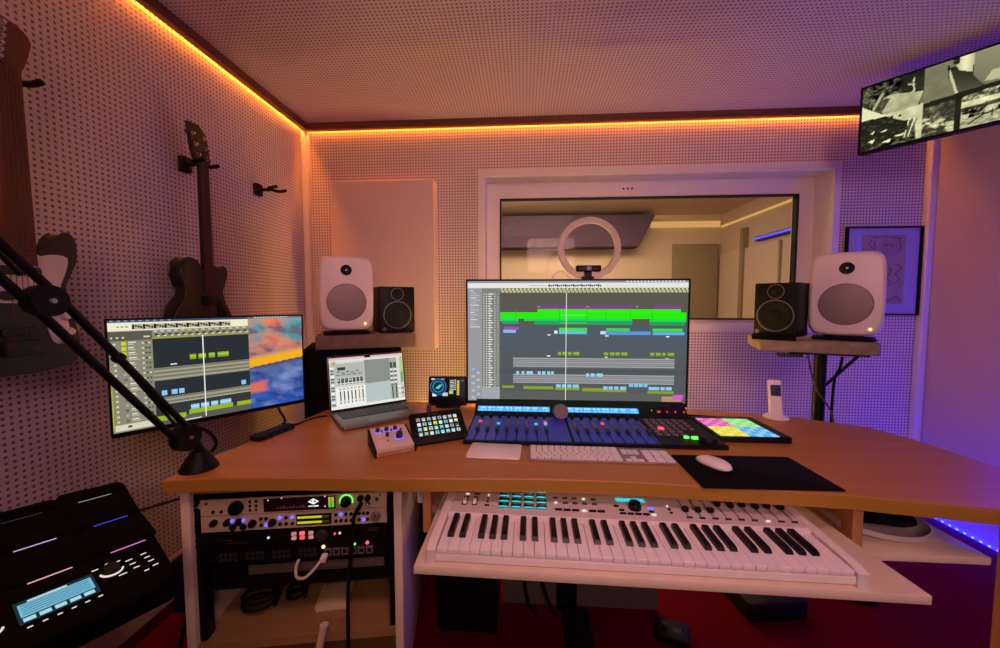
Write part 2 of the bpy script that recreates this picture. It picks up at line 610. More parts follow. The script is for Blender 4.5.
t = thing('led_strip', 'short blue strip light seen through the right end of the booth window', 'led strip', (BX1, 2.9, 1.69))
B().box(-0.050, -0.034, -0.5, 0.26, -0.006, 0.006).build('light_tape', M['booth_blue'], t)
B().box(-0.034, 0, -0.5, 0.26, -0.016, 0.016).build('mounting_rail', M['booth_dark'], t)

# LED strips of the room
t = thing('led_strip', 'orange glowing strip light along the top of the back wall', 'led strip', (0.4, YB, 2.154), group=None)
B().box(XL - 0.4 + 0.034, XR - 0.4 - 0.26, -0.008, -0.001, 0.029, 0.037).build('light_tape', M['orange_strip'], t)
t = thing('led_strip', 'orange glowing strip light running along the top of the left guitar wall', 'led strip', (XL, 0.3, 2.154))
B().box(0.001, 0.008, YF - 0.3, YB - 0.3 - 0.034, 0.029, 0.037).build('light_tape', M['orange_strip'], t)
t = thing('led_strip', 'blue strip light with bright diodes low on the right wall under the desk end', 'led strip', (XR, 1.5, 0.082))
B().box(-0.010, -0.001, -0.7, 0.6, -0.006, 0.006).build('light_tape', M['blue_strip'], t)
for k in range(40):
    y = -0.68 + k * 0.032
    B().box(-0.0135, -0.0101, y, y + 0.008, -0.003, 0.004).build('diode', M['white_led'], t)
t = thing('led_strip', 'blue strip light running up the right wall just outside the frame', 'led strip', (XR, 1.72, 0.10))
B().box(-0.008, -0.001, -0.005, 0.005, 0.0, 1.62).build('light_tape', M['blue_soft'], t)
t = thing('led_strip', 'warm yellow strip light hidden on the back wall behind the desk, lighting the wall upwards', 'led strip', (0.0, YB, 0.49))
B().box(-0.55, 0.55, -0.034, -0.024, 0.0, 0.008).build('light_tape', M['warm_wall_strip'], t)
B().box(-0.56, 0.56, -0.036, -0.0005, -0.010, -0.0005).build('mounting_rail', M['white_trim'], t)
t = thing('led_strip', 'blue strip light hidden low along the back wall behind the desk', 'led strip', (1.7, YB, 0.09))
B().box(-0.5, 0.36, -0.012, -0.001, -0.012, 0.012).build('light_tape', M['blue_strip'], t)

def at(loc, yaw=0.0):
    """matrix that lets a part be drawn in world coordinates under a thing placed at loc"""
    return (Matrix.Translation(loc) @ Matrix.Rotation(R(yaw), 4, 'Z')).inverted()


# ================================================================== DESK
DL = (0.2, 1.2, ZF)
desk = thing('desk', 'large beech studio desk with a concave front edge and a pulled out cream keyboard tray', 'desk', DL)
A = at(DL)
top = [(-0.878, 0.838), (-0.76, 0.860), (-0.552, 0.876), (-0.35, 0.884), (-0.1, 0.899), (0.041, 0.906), (0.28, 0.904), (0.456, 0.891),
       (0.729, 0.874), (0.994, 0.830), (1.262, 0.785), (1.25, 1.03), (1.238, 1.25), (1.20, 1.365), (1.036, 1.458), (0.783, 1.533), (0.2, 1.565),
       (-0.45, 1.60), (-0.70, 1.57), (-0.795, 1.44), (-0.83, 1.22), (-0.852, 1.10), (-0.874, 1.01)]
B(A).prism(top, 0.722, 0.755, 0.003).build('worktop', M['desk'], desk)
fe = top[:11]
B(A).prism(fe + [(x, y - 0.0015) for x, y in reversed(fe)], 0.7225, 0.7530).build('edge_band', M['edge'], desk, 'golden front edge band')
B(A).prism([(-0.226, 0.735), (0.758, 0.717), (0.735, 1.26), (-0.226, 1.26)], 0.627, 0.645, 0.001).build('keyboard_tray', M['tray'], desk)
B(A).box(-0.256, -0.236, 0.918, 1.30, 0.60, 0.722).build('hanger_board', M['beech'], desk)
B(A).box(0.772, 0.795, 0.905, 1.36, 0.585, 0.722).build('hanger_board', M['beech'], desk)
for x in (-0.236, 0.7575):
    B(A).box(x + 0.001, x + 0.010, 0.93, 1.28, 0.6455, 0.665).build('drawer_slide', M['alu'], desk)
B(A).box(-0.30, -0.2565, 1.02, 1.20, 0.62, 0.668).build('side_ledge', M['white_trim'], desk)
B(A).rbox(0.795, 1.075, 0.90, 1.30, 0.585, 0.603, 0.004, 0.002).build('side_shelf', M['tray'], desk)
B(A).box(1.07, 1.09, 1.12, 1.30, 0.603, 0.722).build('shelf_bracket', M['black_metal'], desk)
B(A).box(1.205, 1.235, 0.82, 1.0, ZF, 0.722).build('leg_panel', M['beech'], desk)
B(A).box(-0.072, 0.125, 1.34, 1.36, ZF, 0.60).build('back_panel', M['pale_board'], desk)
B(A).box(-0.56, -0.085, 1.575, 1.588, ZF, 0.70).build('back_panel', M['black_matt'], desk, 'added black panel hiding the lit wall')  # added black sheet that covers the lit wall under the desk
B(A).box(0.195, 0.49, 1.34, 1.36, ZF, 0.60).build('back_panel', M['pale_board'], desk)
B(A).rbox(0.126, 0.194, 1.31, 1.37, ZF, 0.722, 0.006, 0.0).build('steel_post', M['black_metal'], desk)

# ---- rack cabinet under the left end
CL = (-0.868, 0.870, ZF)
CYAW = 9.5
cab = thing('rack_cabinet', 'white open rack cabinet standing under the left end of the desk', 'cabinet', CL, (0, 0, R(CYAW)))
for x in (0.0, 0.528):
    B().rbox(x, x + 0.022, 0, 0.45, 0, 0.651, 0.002, 0.001).build('side_panel', M['cabinet'], cab)
B().box(0.022, 0.528, 0.005, 0.45, 0.630, 0.651).build('top_panel', M['shelfwood'], cab)
B().box(0.022, 0.528, 0.006, 0.44, 0.204, 0.224).build('shelf', M['shelfwood'], cab)
B().box(0.022, 0.528, 0.43, 0.445, 0.0, 0.60).build('rear_shade_panel', M['black'], cab)  # black put in as the shade of the cabinet interior
B().box(0.022, 0.528, 0.02, 0.44, 0.02, 0.04).build('bottom_panel', M['shelfwood'], cab)
for x in (0.0222, 0.5110):
    rl = B().box(x, x + 0.0165, 0.016, 0.05, 0.225, 0.629).build('rack_rail', M['black_metal'], cab)
    for z in (0.586, 0.598, 0.530, 0.545, 0.490, 0.505, 0.452):
        B().cyl((x + 0.0085, 0.016, z), (x + 0.0085, 0.008, z), 0.0065, 0.005, 8).build('rack_screw', M['black'], rl)
B().box(0.0225, 0.0380, 0.012, 0.0159, 0.585, 0.600).build('rail_bracket', M['silver'], cab)


def rack(z, name, label, cat, matname, h=0.0415):
    c, s_ = math.cos(R(CYAW)), math.sin(R(CYAW))
    x, y = 0.0395, 0.014
    loc = (CL[0] + x * c - y * s_, CL[1] + x * s_ + y * c, CL[2] + z)
    t = thing(name, label, cat, loc, (0, 0, R(CYAW)))
    B().box(0, 0.4685, 0.003, 0.25, 0.002, h - 0.002).build('chassis', M['black_metal'], t)
    B().rbox(0, 0.4685, -0.002, 0.003, 0, h, 0.001, 0).build('faceplate', M[matname], t)
    return t


PF = FR((0, -0.002, 0))


def knob(par, x, y, r, m, d=0.012, name='knob', mark=None, fr=None):
    k = B(fr or PF).lathe([(r, 0), (r, d * 0.55), (r * 0.86, d * 0.7), (r * 0.82, d), (0, d)], (x, y, 0), n=20).build(name, M[m], par)
    if mark:
        B(fr or PF).box(x - r * 0.1, x + r * 0.1, y + r * 0.2, y + r * 0.8, d - 0.0002, d + 0.0006).build('pointer', M[mark], k)
    return k


def dot(par, x, y, r, m, d=0.003, name='button', fr=None, n=10):
    return B(fr or PF).cyl((x, y, 0), (x, y, d), r, r * 0.9, n).build(name, M[m], par)


def sq(par, x, y, a, b, m, d=0.003, name='button', fr=None):
    if m == 'white_led':
        a, b = a * 0.7, b * 0.7
    return B(fr or PF).rbox(x - a, x + a, y - b, y + b, 0, d, min(a, b) * 0.4, 0).build(name, M[m], par)


u1 = rack(0.5675, 'audio_interface', 'silver rack audio interface with a dark meter display, topmost in the rack cabinet', 'audio interface', 'silver')
knob(u1, 0.089, 0.020, 0.0175, 'black', 0.016, mark='chrome')
for x in (0.122, 0.137):
    for y in (0.034, 0.022, 0.011):
        dot(u1, x, y, 0.0042, 'chrome')
for x in (0.031, 0.051):
    dot(u1, x, 0.010, 0.0045, 'black')
dot(u1, 0.016, 0.033, 0.003, 'black')
d = B(PF)
d.rect(0.155, 0.336, 0.003, 0.039, 0.0012, '#14050a')
for k in range(12):
    d.rect(0.187 + k * 0.008, 0.193 + k * 0.008, 0.010, 0.014 + 0.002 * (k % 3), 0.0016, '#4a2010')
for p in ((0.165, 0.033), (0.199, 0.037), (0.308, 0.036), (0.308, 0.009)):
    d.rect(p[0], p[0] + 0.003, p[1], p[1] + 0.003, 0.0016, '#ffffff')
d.poly([(0.266, 0.025), (0.280, 0.017), (0.294, 0.025), (0.280, 0.034)], 0.0016, '#ffffff')
d.poly([(0.273, 0.0255), (0.279, 0.0255), (0.276, 0.029), (0.272, 0.027)], 0.0019, '#14050a')
d.poly([(0.281, 0.0225), (0.288, 0.0245), (0.285, 0.028), (0.282, 0.029)], 0.0019, '#14050a')
d.rect(0.267, 0.293, 0.011, 0.0145, 0.0016, '#f0f0f0')
for x in (0.318, 0.326):
    d.rect(x, x + 0.006, 0.007, 0.024, 0.0016, '#6ad020')
    d.rect(x, x + 0.006, 0.024, 0.035, 0.0016, '#c8a838')
d.build('meter_display', SCR, u1)
k = knob(u1, 0.364, 0.022, 0.014, 'black', 0.016, mark='chrome')
B(PF).tube([(0.364 + 0.0165 * math.cos(R(a)), 0.022 + 0.0165 * math.sin(R(a)), 0.002) for a in range(-20, 201, 20)], 0.0013, 6, sub=1).build('light_ring', M['green_led'], k)
for x in (0.401, 0.420):
    knob(u1, x, 0.028, 0.008, 'black', 0.010, mark='chrome')
for x, y in ((0.402, 0.012), (0.420, 0.012)):
    B(PF).lathe([(0.006, 0), (0.006, 0.003), (0.003, 0.003), (0.003, 0.0005)], (x, y, 0), n=12).build('jack_socket', M['chrome'], u1)
dot(u1, 0.443, 0.022, 0.005, 'dark_grey')
dot(u1, 0.452, 0.034, 0.002, 'black')

u2 = rack(0.5235, 'rack_preamp', 'silver rack unit with two yellow bar meters, second from the top in the rack cabinet', 'rack preamp', 'silver')
for x, m in ((0.033, 'black'), (0.066, 'blue_led'), (0.094, 'blue_led')):
    kk = knob(u2, x, 0.026, 0.0085, 'black', 0.012, mark='chrome')
    if m == 'blue_led':
        dot(u2, x + 0.010, 0.028, 0.004, 'blue_led', 0.005, 'lamp')
for x in (0.077, 0.103):
    B(PF).lathe([(0.0085, 0), (0.0085, 0.003), (0.005, 0.003), (0.004, 0.0005)], (x, 0.010, 0), n=14).build('jack_socket', M['black'], u2)
for x in (0.127, 0.176):
    knob(u2, x, 0.019, 0.0095, 'black', 0.012, mark='chrome')
for i, x in enumerate((0.147, 0.160, 0.194, 0.2095, 0.225, 0.336, 0.349, 0.362, 0.375, 0.396, 0.407, 0.418)):
    for j, y in enumerate((0.029, 0.012)):
        blue = (i, j) in ((1, 1), (2, 0), (4, 0), (6, 0), (10, 1))
        dot(u2, x, y, 0.0047, 'blue_led' if blue else 'black', 0.003)
d = B(PF)
d.rect(0.235, 0.325, 0.005, 0.036, 0.0012, '#0c0a06')
for y in (0.010, 0.024):
    d.rect(0.238, 0.300, y, y + 0.006, 0.0016, '#c4c020')
    d.rect(0.300, 0.319, y, y + 0.006, 0.0016, '#3a3608')
d.build('meter_display', SCR, u2)
knob(u2, 0.440, 0.021, 0.0125, 'alu', 0.014, mark='black')

u3 = rack(0.4795, 'rack_compressor', 'black rack unit with a glowing red button, third from the top in the rack cabinet', 'rack unit', 'black')
for x in (0.228, 0.249, 0.271):
    for y in (0.028, 0.016):
        hot = x == 0.249
        sq(u3, x, y, 0.006, 0.0042, ('red_led' if y > 0.02 else 'red_soft') if hot else 'rose_led', 0.003)
knob(u3, 0.300, 0.021, 0.015, 'dark_grey', 0.014, mark='chrome')
knob(u3, 0.192, 0.022, 0.010, 'black', 0.012)
dot(u3, 0.164, 0.021, 0.003, 'white_led', 0.003, 'lamp')
dot(u3, 0.345, 0.022, 0.003, 'white_led', 0.003, 'lamp')
dot(u3, 0.332, 0.021, 0.003, 'red_soft', 0.003, 'lamp')
for a, b, y in ((0.036, 0.046, 0.022), (0.048, 0.075, 0.018), (0.060, 0.110, 0.010), (0.421, 0.442, 0.029), (0.421, 0.446, 0.023)):
    B(PF).box(a, b, y, y + 0.003, 0, 0.0005).build('panel_print', M['dark_grey'], u3)

c_, s_ = math.cos(R(CYAW)), math.sin(R(CYAW))
u5 = thing('rack_box', 'black box with a plain grey front strip below the network patchbay in the rack cabinet', 'rack box',
           (CL[0] + 0.0395 * c_ - 0.03 * s_, CL[1] + 0.0395 * s_ + 0.03 * c_, CL[2] + 0.348), (0, 0, R(CYAW)))
B().rbox(0, 0.4685, 0.004, 0.30, 0.0, 0.083, 0.004, 0.002).build('case', M['black_matt'], u5)
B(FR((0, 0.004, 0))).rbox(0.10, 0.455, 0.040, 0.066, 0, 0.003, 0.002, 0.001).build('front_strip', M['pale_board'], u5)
u4 = rack(0.4355, 'network_patchbay', 'black rack unit with network sockets and small coloured lamps, lowest in the rack cabinet', 'patchbay', 'black')
for g in range(4):
    for j in range(4):
        for i in range(2):
            x = 0.045 + g * 0.066 + j * 0.012
            B(PF).lathe([(0.0048, 0), (0.0048, 0.003), (0.003, 0.003), (0.0028, 0.0004)], (x, 0.012 + i * 0.013, 0), n=10).build('jack_socket', M['dark_grey'], u4)
for k in range(6):
    x = 0.305 + k * 0.0215
    f = B(PF)
    f.box(x, x + 0.017, 0.006, 0.008, 0, 0.003).box(x, x + 0.017, 0.021, 0.0235, 0, 0.003).box(x, x + 0.003, 0.008, 0.021, 0, 0.003).box(x + 0.014, x + 0.017, 0.008, 0.021, 0, 0.003)
    f.build('network_socket', M['knobgrey'], u4)
B(PF).box(0.300, 0.432, 0.0245, 0.0258, 0, 0.001).build('panel_print', M['knobgrey'], u4)
dot(u4, 0.302, 0.031, 0.0042, 'gold_led', 0.003, 'lamp')
dot(u4, 0.383, 0.033, 0.003, 'green_led', 0.003, 'lamp')
dot(u4, 0.416, 0.035, 0.0042, 'red_led', 0.003, 'lamp')


def rk(x, y, z):
    x -= 0.0325
    c, s_ = math.cos(R(CYAW)), math.sin(R(CYAW))
    return (CL[0] + x * c - y * s_, CL[1] + x * s_ + y * c, CL[2] + z)


p0 = rk(0.382, 0.0, 0.448)
t = thing('patch_cable', 'short cream network cable looping out of the patch panel socket', 'cable', p0)
B(at(p0)).tube([rk(0.378, 0.004, 0.448), rk(0.368, -0.02, 0.436), rk(0.345, -0.035, 0.418), rk(0.322, -0.03, 0.417), rk(0.312, -0.01, 0.430), rk(0.312, 0.008, 0.437)], 0.0038).build('lead', M['cream_cable'], t)
B(Matrix.Rotation(R(CYAW), 4, 'Z') @ FR((0, 0, 0))).rbox(-0.008, 0.006, -0.007, 0.006, -0.004, 0.018, 0.002, 0.001).build('plug', M['white_trim'], t)
p0 = rk(0.474, 0.0, 0.58)
t = thing('headphone_cable', 'black cable plugged into the silver rack interface and hanging down in front of the rack', 'cable', p0)
B(at(p0)).tube([rk(0.474, 0.01, 0.580), rk(0.468, -0.02, 0.572), rk(0.462, -0.022, 0.55), rk(0.458, -0.018, 0.50), rk(0.447, -0.02, 0.40), rk(0.440, -0.012, 0.30), rk(0.437, -0.006, 0.16), rk(0.436, 0.0, 0.04)], 0.0048).build('lead', M['rubber'], t)
B(at(p0)).cyl(rk(0.474, 0.006, 0.580), rk(0.466, -0.022, 0.570), 0.006, 0.005).build('plug', M['black'], t)
p0 = rk(0.36, 0.13, 0.2245)
t = thing('card_box', 'flat pale box lying on the bottom shelf of the rack cabinet', 'box', p0, (0, 0, R(14)))
B().rbox(-0.043, 0.043, -0.045, 0.045, 0, 0.010, 0.003, 0.001).build('box_body', M['cardboard'], t)
B().rbox(-0.045, 0.045, -0.047, 0.047, 0.0101, 0.015, 0.003, 0.001).build('lid', M['cardboard'], t)
p0 = rk(0.155, 0.12, 0.231)
t = thing('coiled_cable', 'coiled black cable on the left of the cabinet shelf', 'cable', p0)
B().tube([(0.040 * (1 + 0.1 * (k % 5)) * math.cos(k * 1.05), 0.04 * math.sin(k * 1.05), 0.0030 * k) for k in range(20)], 0.004, 6, sub=4).build('lead', M['rubber'], t)
p0 = rk(0.245, 0.14, 0.231)
t = thing('coiled_cable', 'small black coiled cable behind the larger coil on the cabinet shelf', 'cable', p0)
B().tube([(0.026 * math.cos(k * 1.05), 0.024 * math.sin(k * 1.05), 0.003 * k) for k in range(16)], 0.004, 6, sub=4).build('lead', M['rubber'], t)
p0 = rk(0.33, 0.02, 0.05)
t = thing('pale_rod', 'pale cardboard tube leaning against the bottom shelf of the rack cabinet', 'tube', p0)
B(at(p0)).cyl(rk(0.33, -0.028, 0.048), rk(0.378, -0.012, 0.262), 0.010).build('tube_wall', M['cardboard'], t)
B(at(p0)).cyl(rk(0.3782, -0.0119, 0.263), rk(0.3785, -0.0118, 0.268), 0.0106).build('end_cap', M['tray'], t)

# ================================================================== MAIN MONITOR
ML = (0.2025, 1.49, 0.755)
mon = thing('monitor', 'large centre monitor showing bright green audio tracks in front of the booth window', 'monitor', ML)
MF = FR((0, 0, 0.275))           # panel centre
W2, H2 = 0.4335, 0.2495
B(MF).rbox(-W2, W2, -H2, H2, -0.030, -0.0005, 0.006, 0.002).build('housing', M['black'], mon)
bz = B(MF)
for a, b, c, d_ in ((-W2, W2, H2 - 0.007, H2), (-W2, W2, -H2, -H2 + 0.013), (-W2, -W2 + 0.007, -H2, H2), (W2 - 0.007, W2, -H2, H2)):
    bz.box(a, b, c, d_, -0.0004, 0.0025)
bz.build('bezel', M['black'], mon)
B().rbox(-0.06, 0.06, 0.036, 0.060, 0.02, 0.36, 0.006, 0.0).build('stand_neck', M['black_metal'], mon)
B().rbox(-0.16, 0.16, -0.012, 0.070, 0.0, 0.010, 0.02, 0.002).build('stand_foot', M['black_metal'], mon)
B().box(-0.40, 0.40, 0.0305, 0.034, 0.085, 0.095).build('backlight_strip', M['warm_strip'], mon)
for x in (-0.415, 0.405):
    B().box(x, x + 0.010, 0.0305, 0.034, 0.08, 0.40).build('backlight_strip', M['warm_strip'], mon)


class Scr:
    """a display drawn as coloured patches; item coordinates are fractions (u right, v down)"""
    def __init__(s, frame, x0, x1, y0, y1):
        s.b = MB(frame)
        s.x0, s.x1, s.y0, s.y1, s.k = x0, x1, y0, y1, 0

    def r(s, u0, v0, u1, v1, col, up=0):
        X = lambda u: s.x0 + (s.x1 - s.x0) * min(max(u, 0), 1)
        Yv = lambda v: s.y1 - (s.y1 - s.y0) * min(max(v, 0), 1)
        s.k += 1
        s.b.rect(X(u0), X(u1), Yv(v1), Yv(v0), 0.0003 + 0.0000015 * s.k, col)


sc = Scr(MF, -W2 + 0.006, W2 - 0.006, -H2 + 0.012, H2 - 0.006)


def mr(x0, y0, x1, y1, c):
    f_ = lambda x: (x - 52) / 903 + (0.009 if 52 < x < 955 else 0)
    sc.r(f_(x0), (y0 - 48) / 500, f_(x1), (y1 - 48) / 500, c)


mr(52, 48, 955, 548, '#565a5c')
mr(180, 97, 955, 232, '#5c5953')
mr(180, 232, 955, 345, '#525c66')
mr(180, 410, 955, 432, '#4f565c')
mr(180, 505, 955, 548, '#5e605e')
mr(52, 48, 955, 57, '#8a98a6')
mr(52, 57, 955, 78, '#e9e6de')
for x in range(700, 935, 14):
    mr(x, 50, x + 7, 54, '#f4f4f4')
for k in range(26):
    x = 382 + k * 8.4
    mr(x, 63 + (k * 7) % 4, x + 6.5, 73 - (k * 5) % 4, '#26282a')
for k in range(10):
    mr(305 + k * 7, 66, 309 + k * 7, 70, '#b0b0a8')
    mr(620 + k * 13, 66, 626 + k * 13, 69, '#c4c2ba')
mr(180, 78, 955, 97, '#77755f')
for k in range(48):
    mr(184 + k * 16, 80, 192 + k * 16, 87, '#d8d6b4')
    mr(188 + k * 16, 88, 199 + k * 16, 96, '#c9c88a')
mr(52, 78, 105, 548, '#9a9a9e')
for k in range(16):
    mr(56, 86 + k * 10, 56 + 14 + (k * 13) % 28, 90 + k * 10, '#b9b9bd' if k % 3 else '#d8d8da')
for k in range(9):
    mr(60 + (k % 2) * 22, 410 + k * 15, 74 + (k % 2) * 22, 420 + k * 15, '#b6bfc8' if k else '#7fc4e8')
mr(105, 78, 180, 548, '#80837b')
for k in range(44):
    y = 100 + k * 9.9
    mr(110, y, 116, y + 4, '#c9ccc2')
    mr(122, y, 127, y + 4, '#e4e6de')
    mr(132, y, 152 - (k * 7) % 12, y + 4.5, '#e9ebe4')
    mr(157, y, 162, y + 4, '#cdd0c4')
    mr(168, y + 1, 177, y + 4, '#a9aca0')
mr(105, 490, 180, 548, '#a4a8ae')
for it in ((338, 150, 725, 162, '#8a3d92'), (810, 150, 918, 162, '#8a3d92'), (338, 164, 918, 183, '#30f418'), (182, 177, 940, 203, '#2aee12'),
           (182, 200, 258, 213, '#2ed868'), (190, 212, 258, 224, '#27a866'), (282, 203, 725, 213, '#2bd060'), (326, 212, 725, 227, '#25a468'),
           (725, 203, 795, 228, '#5c5953'), (795, 203, 940, 216, '#2bd84a'), (795, 215, 936, 229, '#27a060'), (198, 237, 260, 248, '#b04ab0'),
           (195, 249, 248, 262, '#86b8f4'), (427, 240, 542, 253, '#3ee048'), (427, 253, 542, 266, '#6ab4e0'), (408, 252, 421, 264, '#e6f2fa'),
           (597, 253, 621, 266, '#c0e0fa'), (620, 241, 715, 253, '#3ed84a'), (618, 254, 800, 268, '#5a9ae0'), (808, 242, 927, 254, '#3ee048'),
           (808, 256, 935, 268, '#62b2f0'), (380, 267, 392, 272, '#f0f0f0'), (616, 270, 630, 275, '#f0f0f0'), (862, 272, 875, 277, '#f0f0f0'),
           (378, 354, 392, 359, '#f0f0f0'), (616, 358, 628, 362, '#f0f0f0'), (862, 362, 874, 367, '#f0f0f0')):
    mr(*it)
for k in range(3):
    mr(338 + 200 * k, 152, 348 + 200 * k, 155, '#d090d8')
for x in (247, 428, 540, 618, 716, 806):
    mr(x, 166, x + 1.5, 226, '#1fae1c')
for y in (187, 219, 259):
    mr(430, y, 540, y + 1.5, '#8fe0a0')
for xs in ((424, 437), (442, 460), (465, 480), (487, 512), (613, 630), (637, 655), (660, 677), (683, 708), (800, 817), (823, 843), (849, 862), (870, 896)):
    mr(xs[0], 339, xs[1], 353, '#7fa61e')
    mr(xs[0], 344, xs[1], 346, '#b8d858')
mr(237, 364, 898, 404, '#7f8184')
mr(237, 432, 898, 470, '#7f8184')
for k in range(5):
    mr(237, 366 + k * 8, 898, 368.5 + k * 8, '#a4a6a8' if k % 2 else '#b8babc')
    mr(237, 434 + k * 8, 898, 436.5 + k * 8, '#a4a6a8' if k % 2 else '#b8babc')
for xs in ((250, 262), (272, 284), (293, 320), (340, 352), (358, 372), (380, 392), (396, 407)):
    mr(xs[0], 421, xs[1], 433, '#9cd4f4')
for xs in ((541, 553), (560, 576), (584, 610)):
    mr(xs[0], 427, xs[1], 440, '#9cd4f4')
for xs in ((717, 734), (737, 753), (756, 772), (776, 792)):
    mr(xs[0], 468, xs[1], 481, '#86c4ec')
for xs in ((417, 437), (441, 459), (464, 481), (486, 512)):
    mr(xs[0], 474, xs[1], 487, '#8cccf0')
for xs in ((612, 630), (634, 651), (657, 674), (681, 706), (797, 840), (845, 862), (866, 890)):
    mr(xs[0], 480, xs[1], 493, '#8cccf0')
for it in ((190, 482, 240, 492), (280, 483, 405, 496), (413, 487, 515, 498), (525, 488, 612, 502), (612, 493, 706, 503), (792, 497, 898, 507)):
    mr(*it, '#88a22a')
mr(850, 518, 930, 542, '#a8806c')
for k in range(4):
    mr(852, 520 + k * 6, 928, 522 + k * 6, '#d0a890')
mr(895, 512, 935, 529, '#e254d8')
mr(455, 97, 458, 548, '#e8e8e4')
sc.b.build('screen', SCR, mon)
B(MF).cyl((W2 - 0.02, -H2 + 0.006, 0.0025), (W2 - 0.02, -H2 + 0.006, 0.0032), 0.0015, n=8).build('power_lamp', M['white_led'], mon)

# webcam clipped on the monitor
t = thing('webcam', 'black webcam clipped on the top edge of the centre monitor', 'webcam', (0.249, 1.495, 1.2795))
B().rbox(-0.048, 0.048, -0.022, 0.012, 0.028, 0.052, 0.011, 0.004).build('camera_body', M['black'], t)
B(FR((0, -0.022, 0.040))).lathe([(0.009, 0), (0.009, 0.003), (0.006, 0.003), (0.005, 0.001)], (0, 0, 0)).build('lens', M['black_gloss'], t)
B().rbox(-0.022, 0.022, -0.010, 0.030, 0.0005, 0.010, 0.004, 0.002).box(-0.014, 0.014, -0.006, 0.008, 0.010, 0.028).build('clip', M['black'], t)

# ring light on a stand behind the monitor
RL = (0.297, 1.78, ZF)
t = thing('ring_light', 'white unlit ring light on a stand behind the centre monitor', 'ring light', RL)
RF = FR((0, -0.02, 1.434 - ZF))
rg = []
for r_, z_ in ((0.116, -0.012), (0.112, 0.0), (0.116, 0.010), (0.140, 0.010), (0.144, 0.0), (0.140, -0.012)):
    rg.append([(r_ * math.cos(2 * PI * k / 48), r_ * math.sin(2 * PI * k / 48), z_) for k in range(48)])
rg.append(rg[0])
B(RF).loft(rg, caps=False).build('ring_diffuser', M['ring_grey'], t)
B().cyl((0, 0, 0.02), (0, 0, 1.225), 0.010).build('pole', M['black_metal'], t)
B().rbox(-0.016, 0.016, -0.03, 0.014, 1.20, 1.245, 0.004, 0.002).build('head_mount', M['black'], t)
for a in (90, 210, 330):
    B().cyl((0, 0, 0.22), (0.2 * math.cos(R(a)), 0.12 * math.sin(R(a)), 0.006), 0.007).build('leg', M['black_metal'], t)
B().tube([(-0.01, 0, 1.12), (-0.07, -0.01, 1.215), (-0.125, -0.015, 1.258), (-0.175, -0.015, 1.22), (-0.19, -0.01, 1.12)], 0.006).build('gooseneck', M['white_trim'], t)

# ================================================================== LEFT MONITOR
LM = (-1.004, 1.178, 0.80)
lyaw = math.degrees(math.atan2(1.383 - 0.968, -0.845 + 1.163))
lm = thing('monitor', 'left monitor near the guitars showing audio tracks beside a sunset wallpaper', 'monitor', LM, (0, 0, R(lyaw)))
W3, H3 = 0.2615, 0.170
LF = FR((0, 0, 0.173))
B(LF).rbox(-W3, W3, -H3, H3, -0.022, -0.0005, 0.004, 0.002).build('housing', M['black'], lm)
bz = B(LF)
for a, b, c, d_ in ((-W3, W3, H3 - 0.005, H3), (-W3, W3, -H3, -H3 + 0.013), (-W3, -W3 + 0.005, -H3, H3), (W3 - 0.005, W3, -H3, H3)):
    bz.box(a, b, c, d_, -0.0004, 0.002)
bz.build('bezel', M['black'], lm)
B().rbox(-0.03, 0.03, 0.0225, 0.04, 0.02, 0.11, 0.004, 0.001).build('mount_plate', M['black_metal'], lm)
c_, s_ = math.cos(R(-lyaw)), math.sin(R(-lyaw))
wx, wy = (XL - LM[0] + 0.012), 0.12
B().cyl((0, 0.038, 0.065), (c_ * wx - s_ * wy, s_ * wx + c_ * wy, 0.065), 0.016).build('wall_arm', M['black_metal'], lm)
sc = Scr(LF, -W3 + 0.004, W3 - 0.004, -H3 + 0.012, H3 - 0.004)


def lu(x):
    q = (x - 70) / 857
    return q / (1.376 - q * 0.376)


def lr(x0, v0, x1, v1, c):
    sc.r(lu(x0), v0, lu(x1), v1, c)


lr(70, 0, 692, 1, '#6e6c60')
lr(70, 0, 692, 0.024, '#3c4c6a')
for k in range(9):
    lr(84 + k * 32, 0.006, 98 + k * 32, 0.016, '#8ea0bc')
lr(70, 0.024, 692, 0.098, '#f1ebcb')
lr(180, 0.040, 616, 0.088, '#b8b49a')
for k in range(36):
    x = 182 + k * 12
    lr(x, 0.043 + 0.006 * ((k * 5) % 4), x + 9 + (k % 3), 0.085 - 0.007 * ((k * 7) % 4), '#1c1c1e')
for k in range(3):
    lr(112 + k * 20, 0.055, 124 + k * 20, 0.070, '#a8a48c')
lr(70, 0.098, 692, 0.180, '#8c8872')
for k in range(14):
    lr(276 + k * 30, 0.104, 292 + k * 30, 0.118, '#b8d4ea' if k < 4 else '#c8c4a8')
    lr(280 + k * 30, 0.135, 296 + k * 30, 0.150, '#2a2a28')
    lr(290 + k * 30, 0.150, 302 + k * 30, 0.160, '#eae6c4')
lr(268, 0.166, 692, 0.182, '#a09a48')
lr(268, 0.182, 692, 0.470, '#2a3036')
for xs in ((430, 458), (468, 501), (514, 541), (553, 602)):
    lr(xs[0], 0.350, xs[1], 0.400, '#8cab1c')
    lr(xs[0], 0.366, xs[1], 0.374, '#c8dc60')
lr(343, 0.425, 372, 0.436, '#e8e8e0')
lr(268, 0.455, 692, 0.575, '#8e8a76')
for k in range(6):
    lr(268, 0.462 + k * 0.019, 692, 0.468 + k * 0.019, '#b8b49c' if k % 2 else '#5c5a50')
lr(268, 0.575, 692, 0.735, '#2a3036')
for xs in ((268, 276), (298, 322), (342, 368), (375, 399), (653, 673)):
    lr(xs[0], 0.672, xs[1], 0.718, '#90c8ee')
lr(268, 0.735, 692, 0.805, '#8e8a76')
